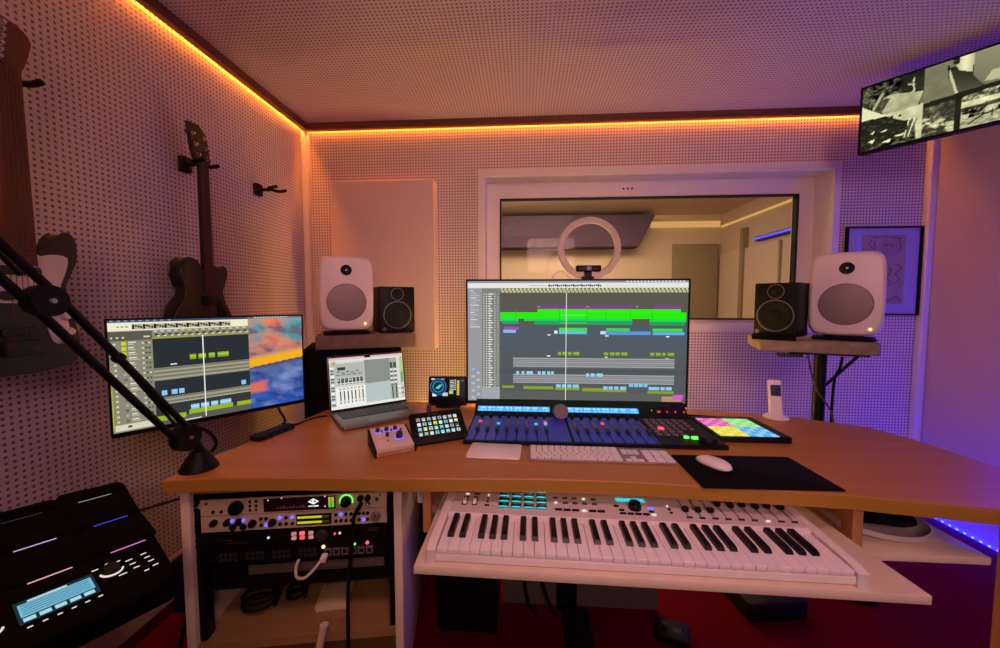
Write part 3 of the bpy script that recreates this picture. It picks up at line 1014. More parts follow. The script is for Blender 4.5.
for k in range(4):
    lr(268, 0.742 + k * 0.018, 692, 0.748 + k * 0.018, '#b8b49c' if k % 2 else '#5c5a50')
lr(268, 0.805, 692, 0.930, '#34363a')
lr(268, 0.930, 692, 1, '#5c5c58')
for xs in ((425, 462), (470, 506), (515, 546), (555, 604)):
    lr(xs[0], 0.845, xs[1], 0.892, '#90c8ee')
    lr(xs[0], 0.862, xs[1], 0.870, '#d8ecf8')
lr(416, 0.894, 612, 0.936, '#98b820')
lr(630, 0.894, 692, 0.936, '#98b820')
lr(270, 0.910, 402, 0.958, '#98b820')
lr(395, 0.982, 470, 0.990, '#f0f0ec')
lr(70, 0.105, 268, 1, '#8a8874')
lr(70, 0.105, 268, 0.185, '#5c5a4e')
for k in range(3):
    lr(82 + k * 26, 0.15, 92 + k * 26, 0.165, '#d8d4b8')
lr(230, 0.148, 258, 0.162, '#d8d4b8')
for k in range(17):
    v = 0.205 + k * 0.046
    lr(92, v, 104, v + 0.016, '#d8d6c0')
    lr(160, v - 0.008, 196 - (k * 11) % 16, v + 0.002, '#e6e4d0')
    lr(160, v + 0.010, 186 + (k * 7) % 22, v + 0.018, '#c4c2ac')
    lr(220, v, 230, v + 0.014, '#d8d6c0')
    lr(236, v, 244, v + 0.014, '#3a3830')
    lr(250, v, 258, v + 0.014, '#3a3830' if k % 3 else '#d8d6c0')
    if k < 3:
        lr(130, v - 0.010, 151, v + 0.022, '#d2d214')
    else:
        lr(134, v - 0.004, 148, v + 0.016, '#66645a' if k % 2 else '#b0ae9a')
lr(72, 0.60, 79, 0.98, '#a8b42c')
lr(72, 0.40, 79, 0.60, '#b48460')
lr(82, 0.93, 266, 0.985, '#d8d4ba')
lr(140, 0.945, 158, 0.965, '#4a4840')
lr(488, 0.165, 493, 0.985, '#f0eee0')


def sunset(u, v):
    n = noise.fractal(Vector((u * 2.2, v * 7.0 - u * 0.8, 1.3)), 1.0, 2.0, 4)
    n2 = noise.fractal(Vector((u * 3.5 + 4, v * 13.0 - u, 7.7)), 1.0, 2.0, 4)
    lerp = lambda a, b, t: tuple(a[i] + (b[i] - a[i]) * min(max(t, 0), 1) for i in range(3))
    hor = 0.55 - 0.07 * u
    if v < hor:
        c = lerp(hx('#5aa4a8'), hx('#4a7a8c'), v / hor)
        warm = lerp(hx('#ee8a58'), hx('#c85a5a'), 0.5 + 0.8 * n2)
        teal = math.exp(-((u - 0.72) ** 2 / 0.06 + (v - 0.17) ** 2 / 0.008))
        c = lerp(c, warm, 0.62 + 0.9 * n - 0.9 * teal)
        c = lerp(c, hx('#6a5068'), min(0.75, max(0, n2 - 0.10) * 1.8))
        if v > hor - 0.13:
            c = lerp(c, hx('#f4b020'), (v - hor + 0.13) / 0.06)
        return c
    t_ = (v - hor) / (1 - hor)
    c = lerp(hx('#5a6a98'), hx('#2a58b8'), t_ * 1.1)
    c = lerp(c, hx('#2a3c84'), 0.30 + 0.9 * n2)
    c = lerp(c, hx('#8c9cd0'), min(0.7, max(0, n) * 0.9))
    if t_ < 0.10: c = lerp(hx('#4c4868'), c, t_ / 0.10)
    e = max(abs(t_ - 0.50) / 0.16, (u - 0.10) / 0.25)
    if e < 1: c = lerp(hx('#d8705c'), c, max(0, e - 0.5) * 2)
    return c


X0s = -W3 + 0.004 + (2 * W3 - 0.008) * lu(691)
sc.b.grid(X0s, W3 - 0.004, -H3 + 0.012, H3 - 0.004, 0.0004, 70, 110, sunset)
sc.r(lu(691), 0, 1, 0.022, '#5a7088')
for k in range(12):
    sc.r(lu(720) + 0.018 * k, 0.004, lu(720) + 0.018 * k + 0.008, 0.016, '#e8eef2')
sc.b.build('screen', SCR, lm)

# hub and lead below the left monitor
t = thing('usb_hub', 'flat black hub on the left edge of the desk under the left monitor', 'usb hub', (-0.822, 1.165, 0.755), (0, 0, R(-14)))
B().rbox(-0.022, 0.022, -0.068, 0.068, 0, 0.016, 0.006, 0.002).build('hub_case', M['black'], t)
for k in range(4):
    B().rbox(0.0221, 0.0235, -0.05 + k * 0.028, -0.036 + k * 0.028, 0.005, 0.011, 0.0005, 0).build('usb_port', M['dark_grey'], t)
p0 = (-0.80, 1.23, 0.757)
t = thing('desk_cable', 'thin black cable lying on the desk from the hub to the laptop', 'cable', p0)
B(at(p0)).tube([(-0.812, 1.232, 0.763), (-0.80, 1.26, 0.758), (-0.785, 1.33, 0.758), (-0.75, 1.36, 0.758), (-0.735, 1.362, 0.760)], 0.003).build('lead', M['rubber'], t)
B(at(p0)).cyl((-0.742, 1.362, 0.760), (-0.722, 1.352, 0.761), 0.004).build('plug', M['alu'], t)
p0 = (-0.835, 1.24, 0.772)
t = thing('monitor_cable', 'black cable dropping from the left monitor to the hub', 'cable', p0)
B(at(p0)).tube([(-0.915, 1.325, 0.815), (-0.885, 1.29, 0.80), (-0.845, 1.262, 0.772), (-0.838, 1.236, 0.766)], 0.004).build('lead', M['rubber'], t)

# ================================================================== LAPTOP
LL = (-0.606, 1.203, 0.755)
lap = thing('laptop', 'open grey laptop showing a mixer window under the left speaker shelf', 'laptop', LL, (0, 0, R(38.8)))
lb = B().rbox(0, 0.304, 0, 0.207, 0.001, 0.013, 0.010, 0.002).build('base', M['space_grey'], lap)
B().box(0.022, 0.272, 0.095, 0.190, 0.0131, 0.0134).build('keyboard_well', M['black'], lap)
for r_ in range(6):
    n_ = 13 if r_ else 8
    for k in range(n_):
        w_ = 0.246 / n_
        if r_ == 0 and 2 < k < 5: w_ = 0.246 / n_
        B().box(0.0245 + k * w_, 0.0245 + (k + 1) * w_ - 0.002, 0.097 + r_ * 0.0155, 0.0105 + 0.1005 + r_ * 0.0155 - 0.0005, 0.0135, 0.0147).build('key', M['dark_grey'], lap)
B().rbox(0.095, 0.20, 0.012, 0.086, 0.0128, 0.0133, 0.004, 0).build('touchpad', M['space_grey'], lap)
SF = FR((0.152, 0.203, 0.012), 0, 10)
B(SF).rbox(-0.152, 0.152, 0.0, 0.214, -0.004, -0.0003, 0.006, 0.001).build('lid', M['space_grey'], lap)
B(SF).rbox(-0.150, 0.150, 0.002, 0.212, -0.0003, 0.0, 0.006, 0).build('screen_border', M['black'], lap)
B().cyl((0.02, 0.203, 0.012), (0.274, 0.203, 0.012), 0.005).build('hinge', M['black'], lap)
sc = Scr(SF, -0.146, 0.146, 0.010, 0.208)
sc.r(0, 0, 1, 1, '#c9ccc4')
sc.r(0, 0, 1, 0.045, '#e4b8c8')
sc.r(0, 0.045, 1, 0.095, '#dfe2da')
sc.r(0.46, 0, 0.54, 0.035, '#0a0a0a')
sc.r(0.03, 0.07, 0.08, 0.16, '#c8a850')
for k in range(14):
    sc.r(0.01, 0.18 + k * 0.055, 0.055, 0.21 + k * 0.055, '#5c5e5a' if k % 3 else '#f0f2ec')
sc.r(0.065, 0.12, 0.44, 0.56, '#b4b8b0')
sc.r(0.10, 0.19, 0.20, 0.25, '#3c3e3c')
for k in range(5):
    sc.r(0.09 + k * 0.06, 0.27 + 0.02 * (k % 2), 0.13 + k * 0.06, 0.295 + 0.02 * (k % 2), '#70746e')
    sc.r(0.08 + 0.07 * k, 0.33, 0.13 + 0.07 * k, 0.35, '#6c706a')
sc.r(0.08, 0.40, 0.43, 0.56, '#d8dad2')
for k in range(7):
    sc.r(0.09 + k * 0.049, 0.41, 0.128 + k * 0.049, 0.50, '#4a4c4a')
    sc.r(0.095 + k * 0.049, 0.43, 0.115 + k * 0.049, 0.46, '#e0e0d8' if k in (0, 3) else '#6c6c68')
    sc.r(0.09 + k * 0.049, 0.52, 0.125 + k * 0.049, 0.54, '#8c8e88')
sc.r(0.45, 0.085, 0.80, 0.56, '#8b9088')
sc.r(0.45, 0.56, 0.80, 0.93, '#b6c4c2')
sc.r(0.065, 0.58, 0.45, 0.95, '#eef0e8')
for k in range(7):
    sc.r(0.115 + k * 0.048, 0.66, 0.130 + k * 0.048, 0.90, '#3a3c38' if k != 5 else '#8c8c4c')
    sc.r(0.108 + k * 0.048, 0.60, 0.135 + k * 0.048, 0.63, '#c89090' if k % 2 else '#a4a8a0')
    sc.r(0.108 + k * 0.048, 0.84, 0.137 + k * 0.048, 0.87, '#d8dcd0')
sc.r(0.80, 0.085, 0.905, 0.95, '#a8aca4')
for x in (0.805, 0.858):
    sc.r(x, 0.18, x + 0.042, 0.30, '#50544f')
    for k in range(4):
        sc.r(x, 0.32 + k * 0.09, x + 0.042, 0.35 + k * 0.09, '#f0f2ea')
        sc.r(x + 0.004, 0.36 + k * 0.09, x + 0.036, 0.395 + k * 0.09, '#666a64')
    sc.r(x + 0.012, 0.68, x + 0.028, 0.93, '#30322f')
sc.r(0.905, 0.085, 0.945, 0.95, '#d8dad2')
sc.r(0.955, 0.07, 0.99, 0.62, '#b0d060')
sc.r(0.955, 0.07, 0.99, 0.16, '#d8b860')
sc.r(0.955, 0.40, 0.99, 0.62, '#6cb048')
for k in range(5):
    sc.r(0.91 + 0.045 * (k % 2), 0.68 + 0.05 * k, 0.945 + 0.045 * (k % 2), 0.715 + 0.05 * k, '#7c7e78' if k % 2 else '#f4f4ee')
sc.r(0, 0.95, 1, 1, '#e8eae2')
sc.b.build('screen', SCR, lap)

# small touch screen
t = thing('touch_screen', 'small black touch screen with a blue dial, left of the centre monitor', 'touch screen', (-0.312, 1.50, 0.755))
TF = FR((0, 0, 0.012), 3, 8)
B(TF).rbox(-0.078, 0.078, 0, 0.118, -0.012, 0, 0.004, 0.001).build('housing', M['black'], t)
B().rbox(-0.05, 0.05, 0.005, 0.06, 0, 0.012, 0.006, 0.002).build('stand', M['black'], t)
sc = Scr(TF, -0.067, 0.070, 0.034, 0.110)
sc.b.M = TF
sc.r(0, 0, 1, 1, '#12161a')
for rr, cc in ((0.034, '#3a6ac8'), (0.030, '#1a2430'), (0.024, '#2c86a8'), (0.019, '#14202a')):
    sc.k += 1
    sc.b.poly(circ(-0.038, 0.076, rr, 24), 0.0004 + sc.k * 0.00002, cc)
sc.k += 20
sc.b.poly([(-0.050, 0.070), (-0.036, 0.066), (-0.020, 0.086), (-0.034, 0.084)], 0.0012, '#48d8d8')
sc.r(0, 0, 0.10, 0.07, '#e8f080')
sc.r(0.12, 0.02, 0.40, 0.05, '#d8e0d0')
for k in range(6):
    sc.r(0.56, 0.08 + k * 0.10, 0.68, 0.13 + k * 0.10, '#e8e4c8' if k % 2 else '#b8b8b0')
    sc.r(0.70, 0.06 + k * 0.10, 0.74, 0.12 + k * 0.10, '#d8d8d0')
for k in range(9):
    sc.r(0.77, 0.10 + k * 0.09, 0.845, 0.17 + k * 0.09, '#e8c850')
sc.r(0.87, 0.0, 1, 1, '#2a2c34')
sc.r(0.89, 0.06, 0.98, 0.18, '#4a5a70')
sc.r(0.54, 0.66, 0.66, 0.82, '#c8d058')
sc.r(0.04, 0.80, 0.16, 0.96, '#e8ece8')
sc.r(0.34, 0.76, 0.50, 0.94, '#c8d0c8')
sc.b.build('screen', SCR, t)

# USB plugs beside the touch screen
p0 = (-0.375, 1.40, 0.755)
t = thing('usb_stick', 'pink and blue usb plugs sticking up behind the button pad', 'usb plug', p0)
B().rbox(-0.018, 0.006, -0.012, 0.012, 0, 0.034, 0.003, 0.002).build('pink_plug', M['usb'], t, 'pink plug')
B().rbox(0.012, 0.026, -0.03, -0.016, 0, 0.050, 0.003, 0.002).build('blue_plug', M['blue_plug'], t, 'dark blue plug')
# ================================================================== CONTROLLERS ON THE DESK
# knob controller: wedge with black cheeks
t = thing('monitor_controller', 'small silver sloped volume controller with blue lit knobs at the front left of the desk', 'volume controller', (-0.413, 0.998, 0.755), (0, 0, R(32)))
wd = [(0, 0), (0.118, 0), (0.118, 0.046), (0.0, 0.020)]
YZ = Matrix(((0, 0, 1, 0), (1, 0, 0, 0), (0, 1, 0, 0), (0, 0, 0, 1)))   # (a,b,c) -> x=c, y=a, z=b
B(YZ).prism([(0.002, 0.001), (0.116, 0.001), (0.116, 0.043), (0.002, 0.017)], 0.0062, 0.1118).build('body', M['silver'], t)
for x in (0.0, 0.112):
    B(YZ).prism(wd, x, x + 0.006).build('side_cheek', M['black'], t)
sl = math.degrees(math.atan2(0.026, 0.118))
KF = Matrix.Translation((0, 0, 0.0205)) @ Matrix.Rotation(R(sl), 4, 'X')
B(KF).rbox(0.0062, 0.1118, 0.0, 0.121, -0.003, 0.0005, 0.001, 0).build('top_plate', M['pink_silver'], t)
B().rbox(0.008, 0.110, -0.0015, 0.001, 0.004, 0.012, 0.001, 0).build('front_groove', M['beech'], t)
KF = KF @ Matrix.Translation((0, 0, 0.0005))
for x in (0.026, 0.052, 0.078):
    k = knob(t, x, 0.098, 0.0068, 'dark_grey', 0.010, fr=KF)
    B(KF).tube([(x + 0.0085 * math.cos(a * PI / 6), 0.098 + 0.0085 * math.sin(a * PI / 6), 0.001) for a in range(12)], 0.0012, 6, closed=True, sub=1).build('light_ring', M['blue_led'], k)
k = knob(t, 0.080, 0.050, 0.010, 'dark_grey', 0.018, fr=KF)
B(KF).tube([(0.080 + 0.0118 * math.cos(a * PI / 6), 0.050 + 0.0118 * math.sin(a * PI / 6), 0.001) for a in range(12)], 0.0012, 6, closed=True, sub=1).build('light_ring', M['blue_led'], k)
knob(t, 0.048, 0.066, 0.005, 'dark_grey', 0.012, fr=KF)
dot(t, 0.028, 0.070, 0.006, 'white_trim', 0.002, fr=KF)
for x, y in ((0.038, 0.094), (0.066, 0.094), (0.093, 0.090)):
    dot(t, x, y, 0.0035, 'dark_grey', 0.004, fr=KF)
dot(t, 0.044, 0.040, 0.004, 'alu', 0.003, fr=KF)

# button pad with lit keys
t = thing('button_pad', 'black tilted button pad with four rows of small lit keys', 'button pad', (-0.326, 1.081, 0.757), (0, 0, R(28)))
SF = FR((0, 0, 0.006), 0, 50)
B(SF).rbox(0, 0.174, 0, 0.110, -0.014, 0, 0.008, 0.002).build('housing', M['black'], t)
B().prism([(0.02, 0.03), (0.142, 0.03), (0.142, 0.085), (0.02, 0.085)], 0.0, 0.004).box(0.02, 0.03, 0.06, 0.085, 0.004, 0.05).box(0.132, 0.142, 0.06, 0.085, 0.004, 0.05).build('stand', M['black'], t)
cols = ['#b8b0a8', '#b8b4b4', '#a8b0b4', '#b4b4b4', '#b0b4b4', '#b8c0c0', '#b8c0c8', '#d8d8d0',
        '#e8e8e8', '#a8d8dc', '#70b8d0', '#f0e838', '#c8e8d8', '#78d8d8', '#e8ece8', '#f0e0a0',
        '#80d8d8', '#e0e078', '#f0e8c0', '#88e0d8', '#70d0d8', '#c8d0e0', '#a8b4b8', '#505860',
        '#b8c0bc', '#a0b4b0', '#f0d0c8', '#88e0d8', '#90dcd4', '#90e0dc', '#a8e0dc', '#e8e4d8']
for j in range(4):
    for i in range(8):
        x, y = 0.0195 + i * 0.0172, 0.076 - j * 0.0172
        kb = B(SF).rbox(x, x + 0.0132, y, y + 0.0135, 0, 0.0012, 0.002, 0).build('key', M['black_gloss'], t)
        b = B(SF)
        b.rect(x + 0.001, x + 0.0122, y + 0.001, y + 0.0125, 0.0014, cols[j * 8 + i])
        b.rect(x + 0.003, x + 0.010, y + 0.0015, y + 0.004, 0.0016, '#f4f4f0' if (i + j) % 2 else '#5c6468')
        if (i * 3 + j) % 4 == 0:
            b.poly(circ(x + 0.0066, y + 0.008, 0.0028, 10), 0.0016, '#30383c')
        b.build('key_icon', SCR, kb)
text_mesh('maker_print', 'elgato', 0.008, SF @ Matrix.Translation((0.084, 0.1, 0.0004)), M['knobgrey'], t)
B(SF).tube([(0.064 + 0.0028 * math.cos(a), 0.1 + 0.0028 * math.sin(a), 0.0003) for a in [k * PI / 5 for k in range(9)]], 0.0006, 5, sub=1).build('maker_emblem', M['knobgrey'], t)


def fader_desk(name, label, x0, x1, ch0, transport=False):
    loc = (x0, 1.12, 0.755)
    t = thing(name, label, 'fader controller', loc, group='fader controllers below the monitor')
    prof = [(0.0, 0.0005), (0.345, 0.0005), (0.345, 0.052), (0.325, 0.052), (0.268, 0.014), (0.255, 0.0105), (0.0, 0.0105)]
    w_ = x1 - x0
    B(YZ).prism(prof, 0, w_).build('housing', M['black'], t)
    B().rbox(0.006, (0.262 if transport else w_ - 0.001), 0.010, 0.250, 0.0105, 0.0116, 0.003, 0).build('fader_panel', M['glow_deck'], t, 'fader panel with blue display glow painted in')
    pn = math.degrees(math.atan2(0.038, 0.057))
    DF = Matrix.Translation((0, 0.268, 0.0142)) @ Matrix.Rotation(R(pn), 4, 'X')
    B(DF).box(0.001, w_ - 0.001, 0.001, 0.066, 0.0, 0.0006).build('display_panel', M['black_gloss'], t)
    b = B(DF)
    dx0, dx1 = ch0 - x0 - 0.022, ch0 - x0 + 0.250
    blue = lambda a: (a * 0.06, a * 0.30, a * 1.0)
    b.rect(dx0, dx1, 0.014, 0.038, 0.0010, blue(1.6))
    for k in range(8):
        xx = dx0 + 0.006 + k * 0.0335
        for q in range(5):
            if (k * 5 + q * 3) % 7 == 0: continue
            b.rect(xx + q * 0.005, xx + q * 0.005 + 0.0042, 0.027, 0.0345, 0.0013, (0.45, 0.9, 1.4))
            if (k + q) % 3: b.rect(xx + q * 0.005, xx + q * 0.005 + 0.0042, 0.0165, 0.0225, 0.0013, (0.35, 0.8, 1.4))
    b.build('display', SCR, t)
    TP = Matrix.Translation((0, 0, 0.0116))
    for k in range(8):
        x = ch0 - x0 + 0.0325 * k
        knob(t, x, 0.236, 0.0062, 'black', 0.014, name='encoder', mark='chrome', fr=Matrix.Translation((0, 0, 0.0122)))
        for q in range(4):
            y = 0.205 - q * 0.021
            hot = {0: 'red_soft', 7: 'red_soft'} if not transport else {3: 'red_soft'}
            m = 'dark_grey'
            if q == 1 and k in hot and (transport or k in (0, 7)): m = hot[k]
            if q == 2 and not transport and k in (2, 6, 7): m = 'cyan_led'
            sq(t, x, y, 0.0055, 0.0078, m if m != 'dark_grey' else 'knobgrey', 0.0035 if m != 'dark_grey' else 0.003, fr=TP)
        B(TP).box(x - 0.0018, x + 0.0018, 0.004, 0.118, 0.0002, 0.0008).build('fader_slot', M['black'], t)
        yf = 0.098
        B(TP).rbox(x - 0.006, x + 0.006, yf - 0.012, yf + 0.012, 0.001, 0.011, 0.002, 0.002).build('fader_cap', M['dark_grey'], t)
    if transport:
        B().rbox(0.264, w_ - 0.001, 0.002, 0.254, 0.0105, 0.0134, 0.003, 0).build('transport_panel', M['black'], t)
        for i in range(6):
            for j in range(6):
                x, y = 0.282 + i * 0.0245, 0.228 - j * 0.029
                if j > 3 and i > 3: continue
                m = 'red_led' if (i, j) == (1, 3) else 'green_led' if (i, j) == (4, 3) and False else 'dark_grey'
                sq(t, x, y, 0.0085, 0.0075, "red_led" if (i, j) == (1, 3) else "knobgrey", 0.004, fr=Matrix.Translation((0, 0, 0.0134)))
        sq(t, 0.378, 0.055, 0.0095, 0.006, 'green_led', 0.006, fr=Matrix.Translation((0, 0, 0.0134)))
        sq(t, 0.355, 0.060, 0.007, 0.005, 'green_led', 0.005, fr=Matrix.Translation((0, 0, 0.0134)))
        B(TP).lathe([(0.026, 0.003), (0.026, 0.013), (0.023, 0.017), (0, 0.017)], (0.407, 0.034, 0), n=28).build('jog_wheel', M['black'], t)
        for q, chd in enumerate('28 3 8 -2'.split()):
            text_mesh('red_digits', chd, 0.013, DF @ Matrix.Translation((0.350 + q * 0.030, 0.024, 0.0012)), M['red_soft'], t)
        B(DF).cyl((0.326, 0.030, 0), (0.326, 0.030, 0.002), 0.002, n=8).build('lamp', M['white_led'], t)
        B(DF).box(0.36, 0.40, 0.052, 0.056, 0.0006, 0.0009).build('maker_print', M['dark_grey'], t)
    else:
        B(DF).box(0.20, 0.26, 0.052, 0.055, 0.0006, 0.0009).build('maker_print', M['dark_grey'], t)
    return t


fl = fader_desk('fader_controller', 'left bank of eight faders with a blue display and a big grey knob', -0.185, 0.148, -0.152)
fader_desk('fader_controller', 'right fader bank with red digits, lit transport buttons and a black jog wheel', 0.150, 0.602, 0.176, True)
KN = Matrix.Translation((0.320, 0.252, 0.0315)) @ FR((0, 0.0, 0.0), 0, 20)
kb = B(KN).lathe([(0.0285, -0.010), (0.0295, -0.005), (0.0295, -0.0042), (0, -0.0042)], (0, 0, 0), n=32).build('volume_knob', M['dark_grey'], fl)
B(KN).lathe([(0.024, -0.004), (0.028, 0.0), (0.028, 0.016), (0.026, 0.020), (0.0, 0.0205)], (0, 0, 0), n=32).build('knob_cap', M['knobgrey'], kb)

t = thing('trackpad', 'white trackpad lying left of the white computer keyboard', 'trackpad', (-0.083, 1.064, 0.755), (0, 0, R(-3)))
B().rbox(-0.076, 0.076, -0.052, 0.052, 0.001, 0.0065, 0.008, 0.001).build('touch_plate', M['keyboard_white'], t)
B().rbox(-0.074, 0.074, 0.030, 0.0515, 0.0, 0.0011, 0.004, 0).build('base', M['alu'], t)

M['keybed'] = mat('grey_key_bed', '#8c7c7c', 0.5)
t = thing('computer_keyboard', 'flat white computer keyboard with number pad in front of the faders', 'keyboard', (0.2145, 1.06, 0.755), (0, 0, R(-0.4)))
B().rbox(-0.199, 0.199, -0.052, 0.052, 0.0005, 0.005, 0.007, 0.001).build('base', M['keybed'], t)
KZ0, KZ1 = 0.0051, 0.0072


def ckey(x0, x1, y0, y1):
    B().rbox(x0 + 0.0013, x1 - 0.0013, y0 + 0.0013, y1 - 0.0013, KZ0, KZ1, 0.002, 0).build('key', M['keyboard_white'], t)


rowh = 0.0162
for r_, (n_, first, last) in enumerate(((8, 1, 1), (12, 1.6, 1.9), (13, 1.3, 1.5), (14, 1, 1.1), (14, 1, 1.4), (14, 1, 1))):
    if r_ == 0:
        ws = [1, 1, 1, 1.25, 5.2, 1.25, 1, 1.3]
    else:
        ws = [first] + [1] * (n_ - 2) + [last]
    tot = sum(ws)
    x = -0.195
    for wk in ws:
        dx = wk * 0.2515 / tot
        ckey(x, x + dx, -0.0485 + r_ * rowh, -0.0485 + (r_ + 1) * rowh)
        x += dx
for i in range(3):
    for j in (3, 4):
        ckey(0.064 + i * 0.0165, 0.064 + (i + 1) * 0.0165, -0.0485 + j * rowh, -0.0485 + (j + 1) * rowh)
for i, j in ((0, 0), (1, 0), (2, 0), (1, 1)):
    ckey(0.064 + i * 0.0165, 0.064 + (i + 1) * 0.0165, -0.0485 + j * rowh, -0.0485 + (j + 1) * rowh)
for i in range(3):
    for j in range(5):
        ckey(0.121 + i * 0.0245, 0.121 + (i + 1) * 0.0245, -0.0485 + j * rowh, -0.0485 + (j + 1) * rowh)

t = thing('mouse_pad', 'black rectangular mouse pad on the desk right of the keyboard', 'mouse pad', (0.579, 0.977, 0.755), (0, 0, R(0.8)))
B().rbox(-0.161, 0.161, -0.092, 0.098, 0, 0.003, 0.006, 0.001).build('cloth_top', M['black_matt'], t)
t = thing('computer_mouse', 'white low computer mouse on the black mouse pad', 'mouse', (0.499, 1.000, 0.7582), (0, 0, R(30)))
rings = []
for sc_, z in ((0.88, 0.0005), (0.92, 0.004)):
    rings.append([(0.0245 * sc_ * math.copysign(abs(math.cos(a)) ** 0.75, math.cos(a)), 0.045 * sc_ * math.copysign(abs(math.sin(a)) ** 0.75, math.sin(a)), z) for a in [2 * PI * k / 32 for k in range(32)]])
B().loft(rings).build('base', M['dark_grey'], t)
rings = []
for sc_, h in ((0.92, 0.0), (1.0, 0.10), (0.99, 0.35), (0.93, 0.62), (0.78, 0.82), (0.55, 0.94), (0.25, 0.99), (0.01, 1.0)):
    rg = []
    for k in range(32):
        a = 2 * PI * k / 32
        x = 0.0255 * sc_ * math.copysign(abs(math.cos(a)) ** 0.8, math.cos(a))
        y = 0.046 * sc_ * math.copysign(abs(math.sin(a)) ** 0.8, math.sin(a))
        rg.append((x, y, 0.0045 + h * (0.0145 + 0.0035 * math.cos(y / 0.051 * 1.5) - 0.0022 * y / 0.051)))
    rings.append(rg)
B().loft(rings).build('top_shell', M['keyboard_white'], t, sharp=80)

t = thing('pad_grid_controller', 'square black grid controller with pink, green, yellow and blue lit pads', 'pad controller', (0.7145, 1.292, 0.755), (0, 0, R(0)))
B().rbox(-0.112, 0.112, -0.108, 0.108, 0, 0.018, 0.010, 0.002).build('housing', M['black'], t)
PADC = {(0, 1): ('#e45cb0', '#f090cc'), (1, 1): ('#8ce884', '#b8f0a4'), (0, 0): ('#ecdf40', '#f4ee80'), (1, 0): ('#5cb0ee', '#98d4f4')}
for j in range(8):
    for i in range(8):
        x, y = -0.101 + i * 0.0222, -0.101 + j * 0.0222
        c = PADC[(i // 4, j // 4)][(i * 5 + j * 3) % 2]
        b = B().rect(x + 0.0018, x + 0.0202, y + 0.0018, y + 0.0202, 0.0202, c)
        vs = [(x + 0.0012, y + 0.0012), (x + 0.0208, y + 0.0012), (x + 0.0208, y + 0.0208), (x + 0.0012, y + 0.0208)]
        for q in range(4):
            a_, b_ = vs[q], vs[(q + 1) % 4]
            b.add([(a_[0], a_[1], 0.0181), (b_[0], b_[1], 0.0181), (b_[0], b_[1], 0.0202), (a_[0], a_[1], 0.0202)], [(0, 1, 2, 3)], hx(c))
        b.build('pad', SCR, t)
for j in range(8):
    B().rbox(0.082, 0.098, -0.097 + j * 0.0222, -0.083 + j * 0.0222, 0.018, 0.020, 0.004, 0).build('scene_button', M['dark_grey'], t)
for i in range(8):
    B().rbox(-0.097 + i * 0.0222, -0.083 + i * 0.0222, 0.084, 0.098, 0.018, 0.020, 0.004, 0).build('mode_button', M['dark_grey'], t)
p0 = (0.66, 1.45, 0.757)
t = thing('desk_cable', 'thin black cable running along the desk behind the lit pad grid', 'cable', p0)
B(at(p0)).tube([(0.60, 1.46, 0.758), (0.68, 1.45, 0.758), (0.76, 1.432, 0.758), (0.81, 1.425, 0.758), (0.80, 1.407, 0.764)], 0.003).build('lead', M['rubber'], t)

t = thing('cordless_phone', 'white handset with a black screen standing in its round cradle on the desk', 'phone', (0.945, 1.452, 0.755))
B().lathe([(0.040, 0), (0.042, 0.004), (0.036, 0.010), (0.018, 0.014), (0, 0.014)], (0, 0, 0), n=28).build('cradle', M['keyboard_white'], t)
HF = FR((0, 0.0, 0.010), -12, 12)
B(HF).rbox(-0.021, 0.021, 0.0, 0.132, -0.010, 0.008, 0.007, 0.003).build('handset', M['keyboard_white'], t)
B(HF).rbox(-0.017, 0.017, 0.072, 0.113, 0.0081, 0.0088, 0.002, 0).build('handset_screen', M['black_gloss'], t)
for j in range(4):
    for i in range(3):
        B(HF).rbox(-0.014 + i * 0.0105, -0.0065 + i * 0.0105, 0.016 + j * 0.012, 0.024 + j * 0.012, 0.0081, 0.0086, 0.002, 0).build('key', M['white_trim'], t)

# ================================================================== PIANO KEYBOARD ON THE TRAY
t = thing('midi_keyboard', 'white piano keyboard controller with cyan lit pads on the pulled out tray', 'keyboard', (0.225, 0.735, 0.6455), (0, 0, R(-1.1)))
# local: x -0.435..0.432, y 0 (front) .. 0.285 (rear), z up
X0, X1 = -0.428, 0.432
B().rbox(X0, X1, 0.006, 0.285, 0.0, 0.018, 0.006, 0.003).build('bottom_case', M['synth_white'], t)
for a, b in ((X0, X0 + 0.020), (X1 - 0.020, X1)):
    B(YZ).prism([(0.0, 0.0), (0.285, 0.0), (0.285, 0.045), (0.120, 0.039), (0.02, 0.035), (0.0, 0.028)], a, b, 0.002).build('end_cheek', M['synth_white'], t)
B(YZ).prism([(0.1225, 0.018), (0.285, 0.018), (0.285, 0.0415), (0.138, 0.0365), (0.130, 0.0385), (0.1225, 0.035)], X0 + 0.0205, X1 - 0.0205).build('control_panel', M['synth_white'], t)
kx0, kx1 = X0 + 0.022, X1 - 0.022
kw = (kx1 - kx0) / 36
for i in range(36):
    x = kx0 + i * kw
    B().rbox(x + 0.0005, x + kw - 0.0005, 0.006, 0.122, 0.0185, 0.0305, 0.0012, 0.001, 2).build('white_key', M['ivory_key'], t)
for o in range(5):
    for k in (0, 1, 3, 4, 5):
        x = kx0 + (o * 7 + k + 1) * kw
        off = {0: -0.0018, 1: 0.0018, 3: -0.0025, 4: 0, 5: 0.0025}[k]
        x += off
        prof = [(x - 0.0073, 0.044), (x + 0.0073, 0.044), (x + 0.0073, 0.1218), (x - 0.0073, 0.1218)]
        B().loft([[(px, py, 0.0306) for px, py in prof],
                  [(x + (px - x) * 0.95, py + (0.003 if py < 0.06 else 0), 0.037) for px, py in prof],
                  [(x + (px - x) * 0.78, py + (0.008 if py < 0.06 else 0), 0.0405) for px, py in prof]]).build('black_key', M['ebony_key'], t)
ps = math.degrees(math.atan2(0.008, 0.13))
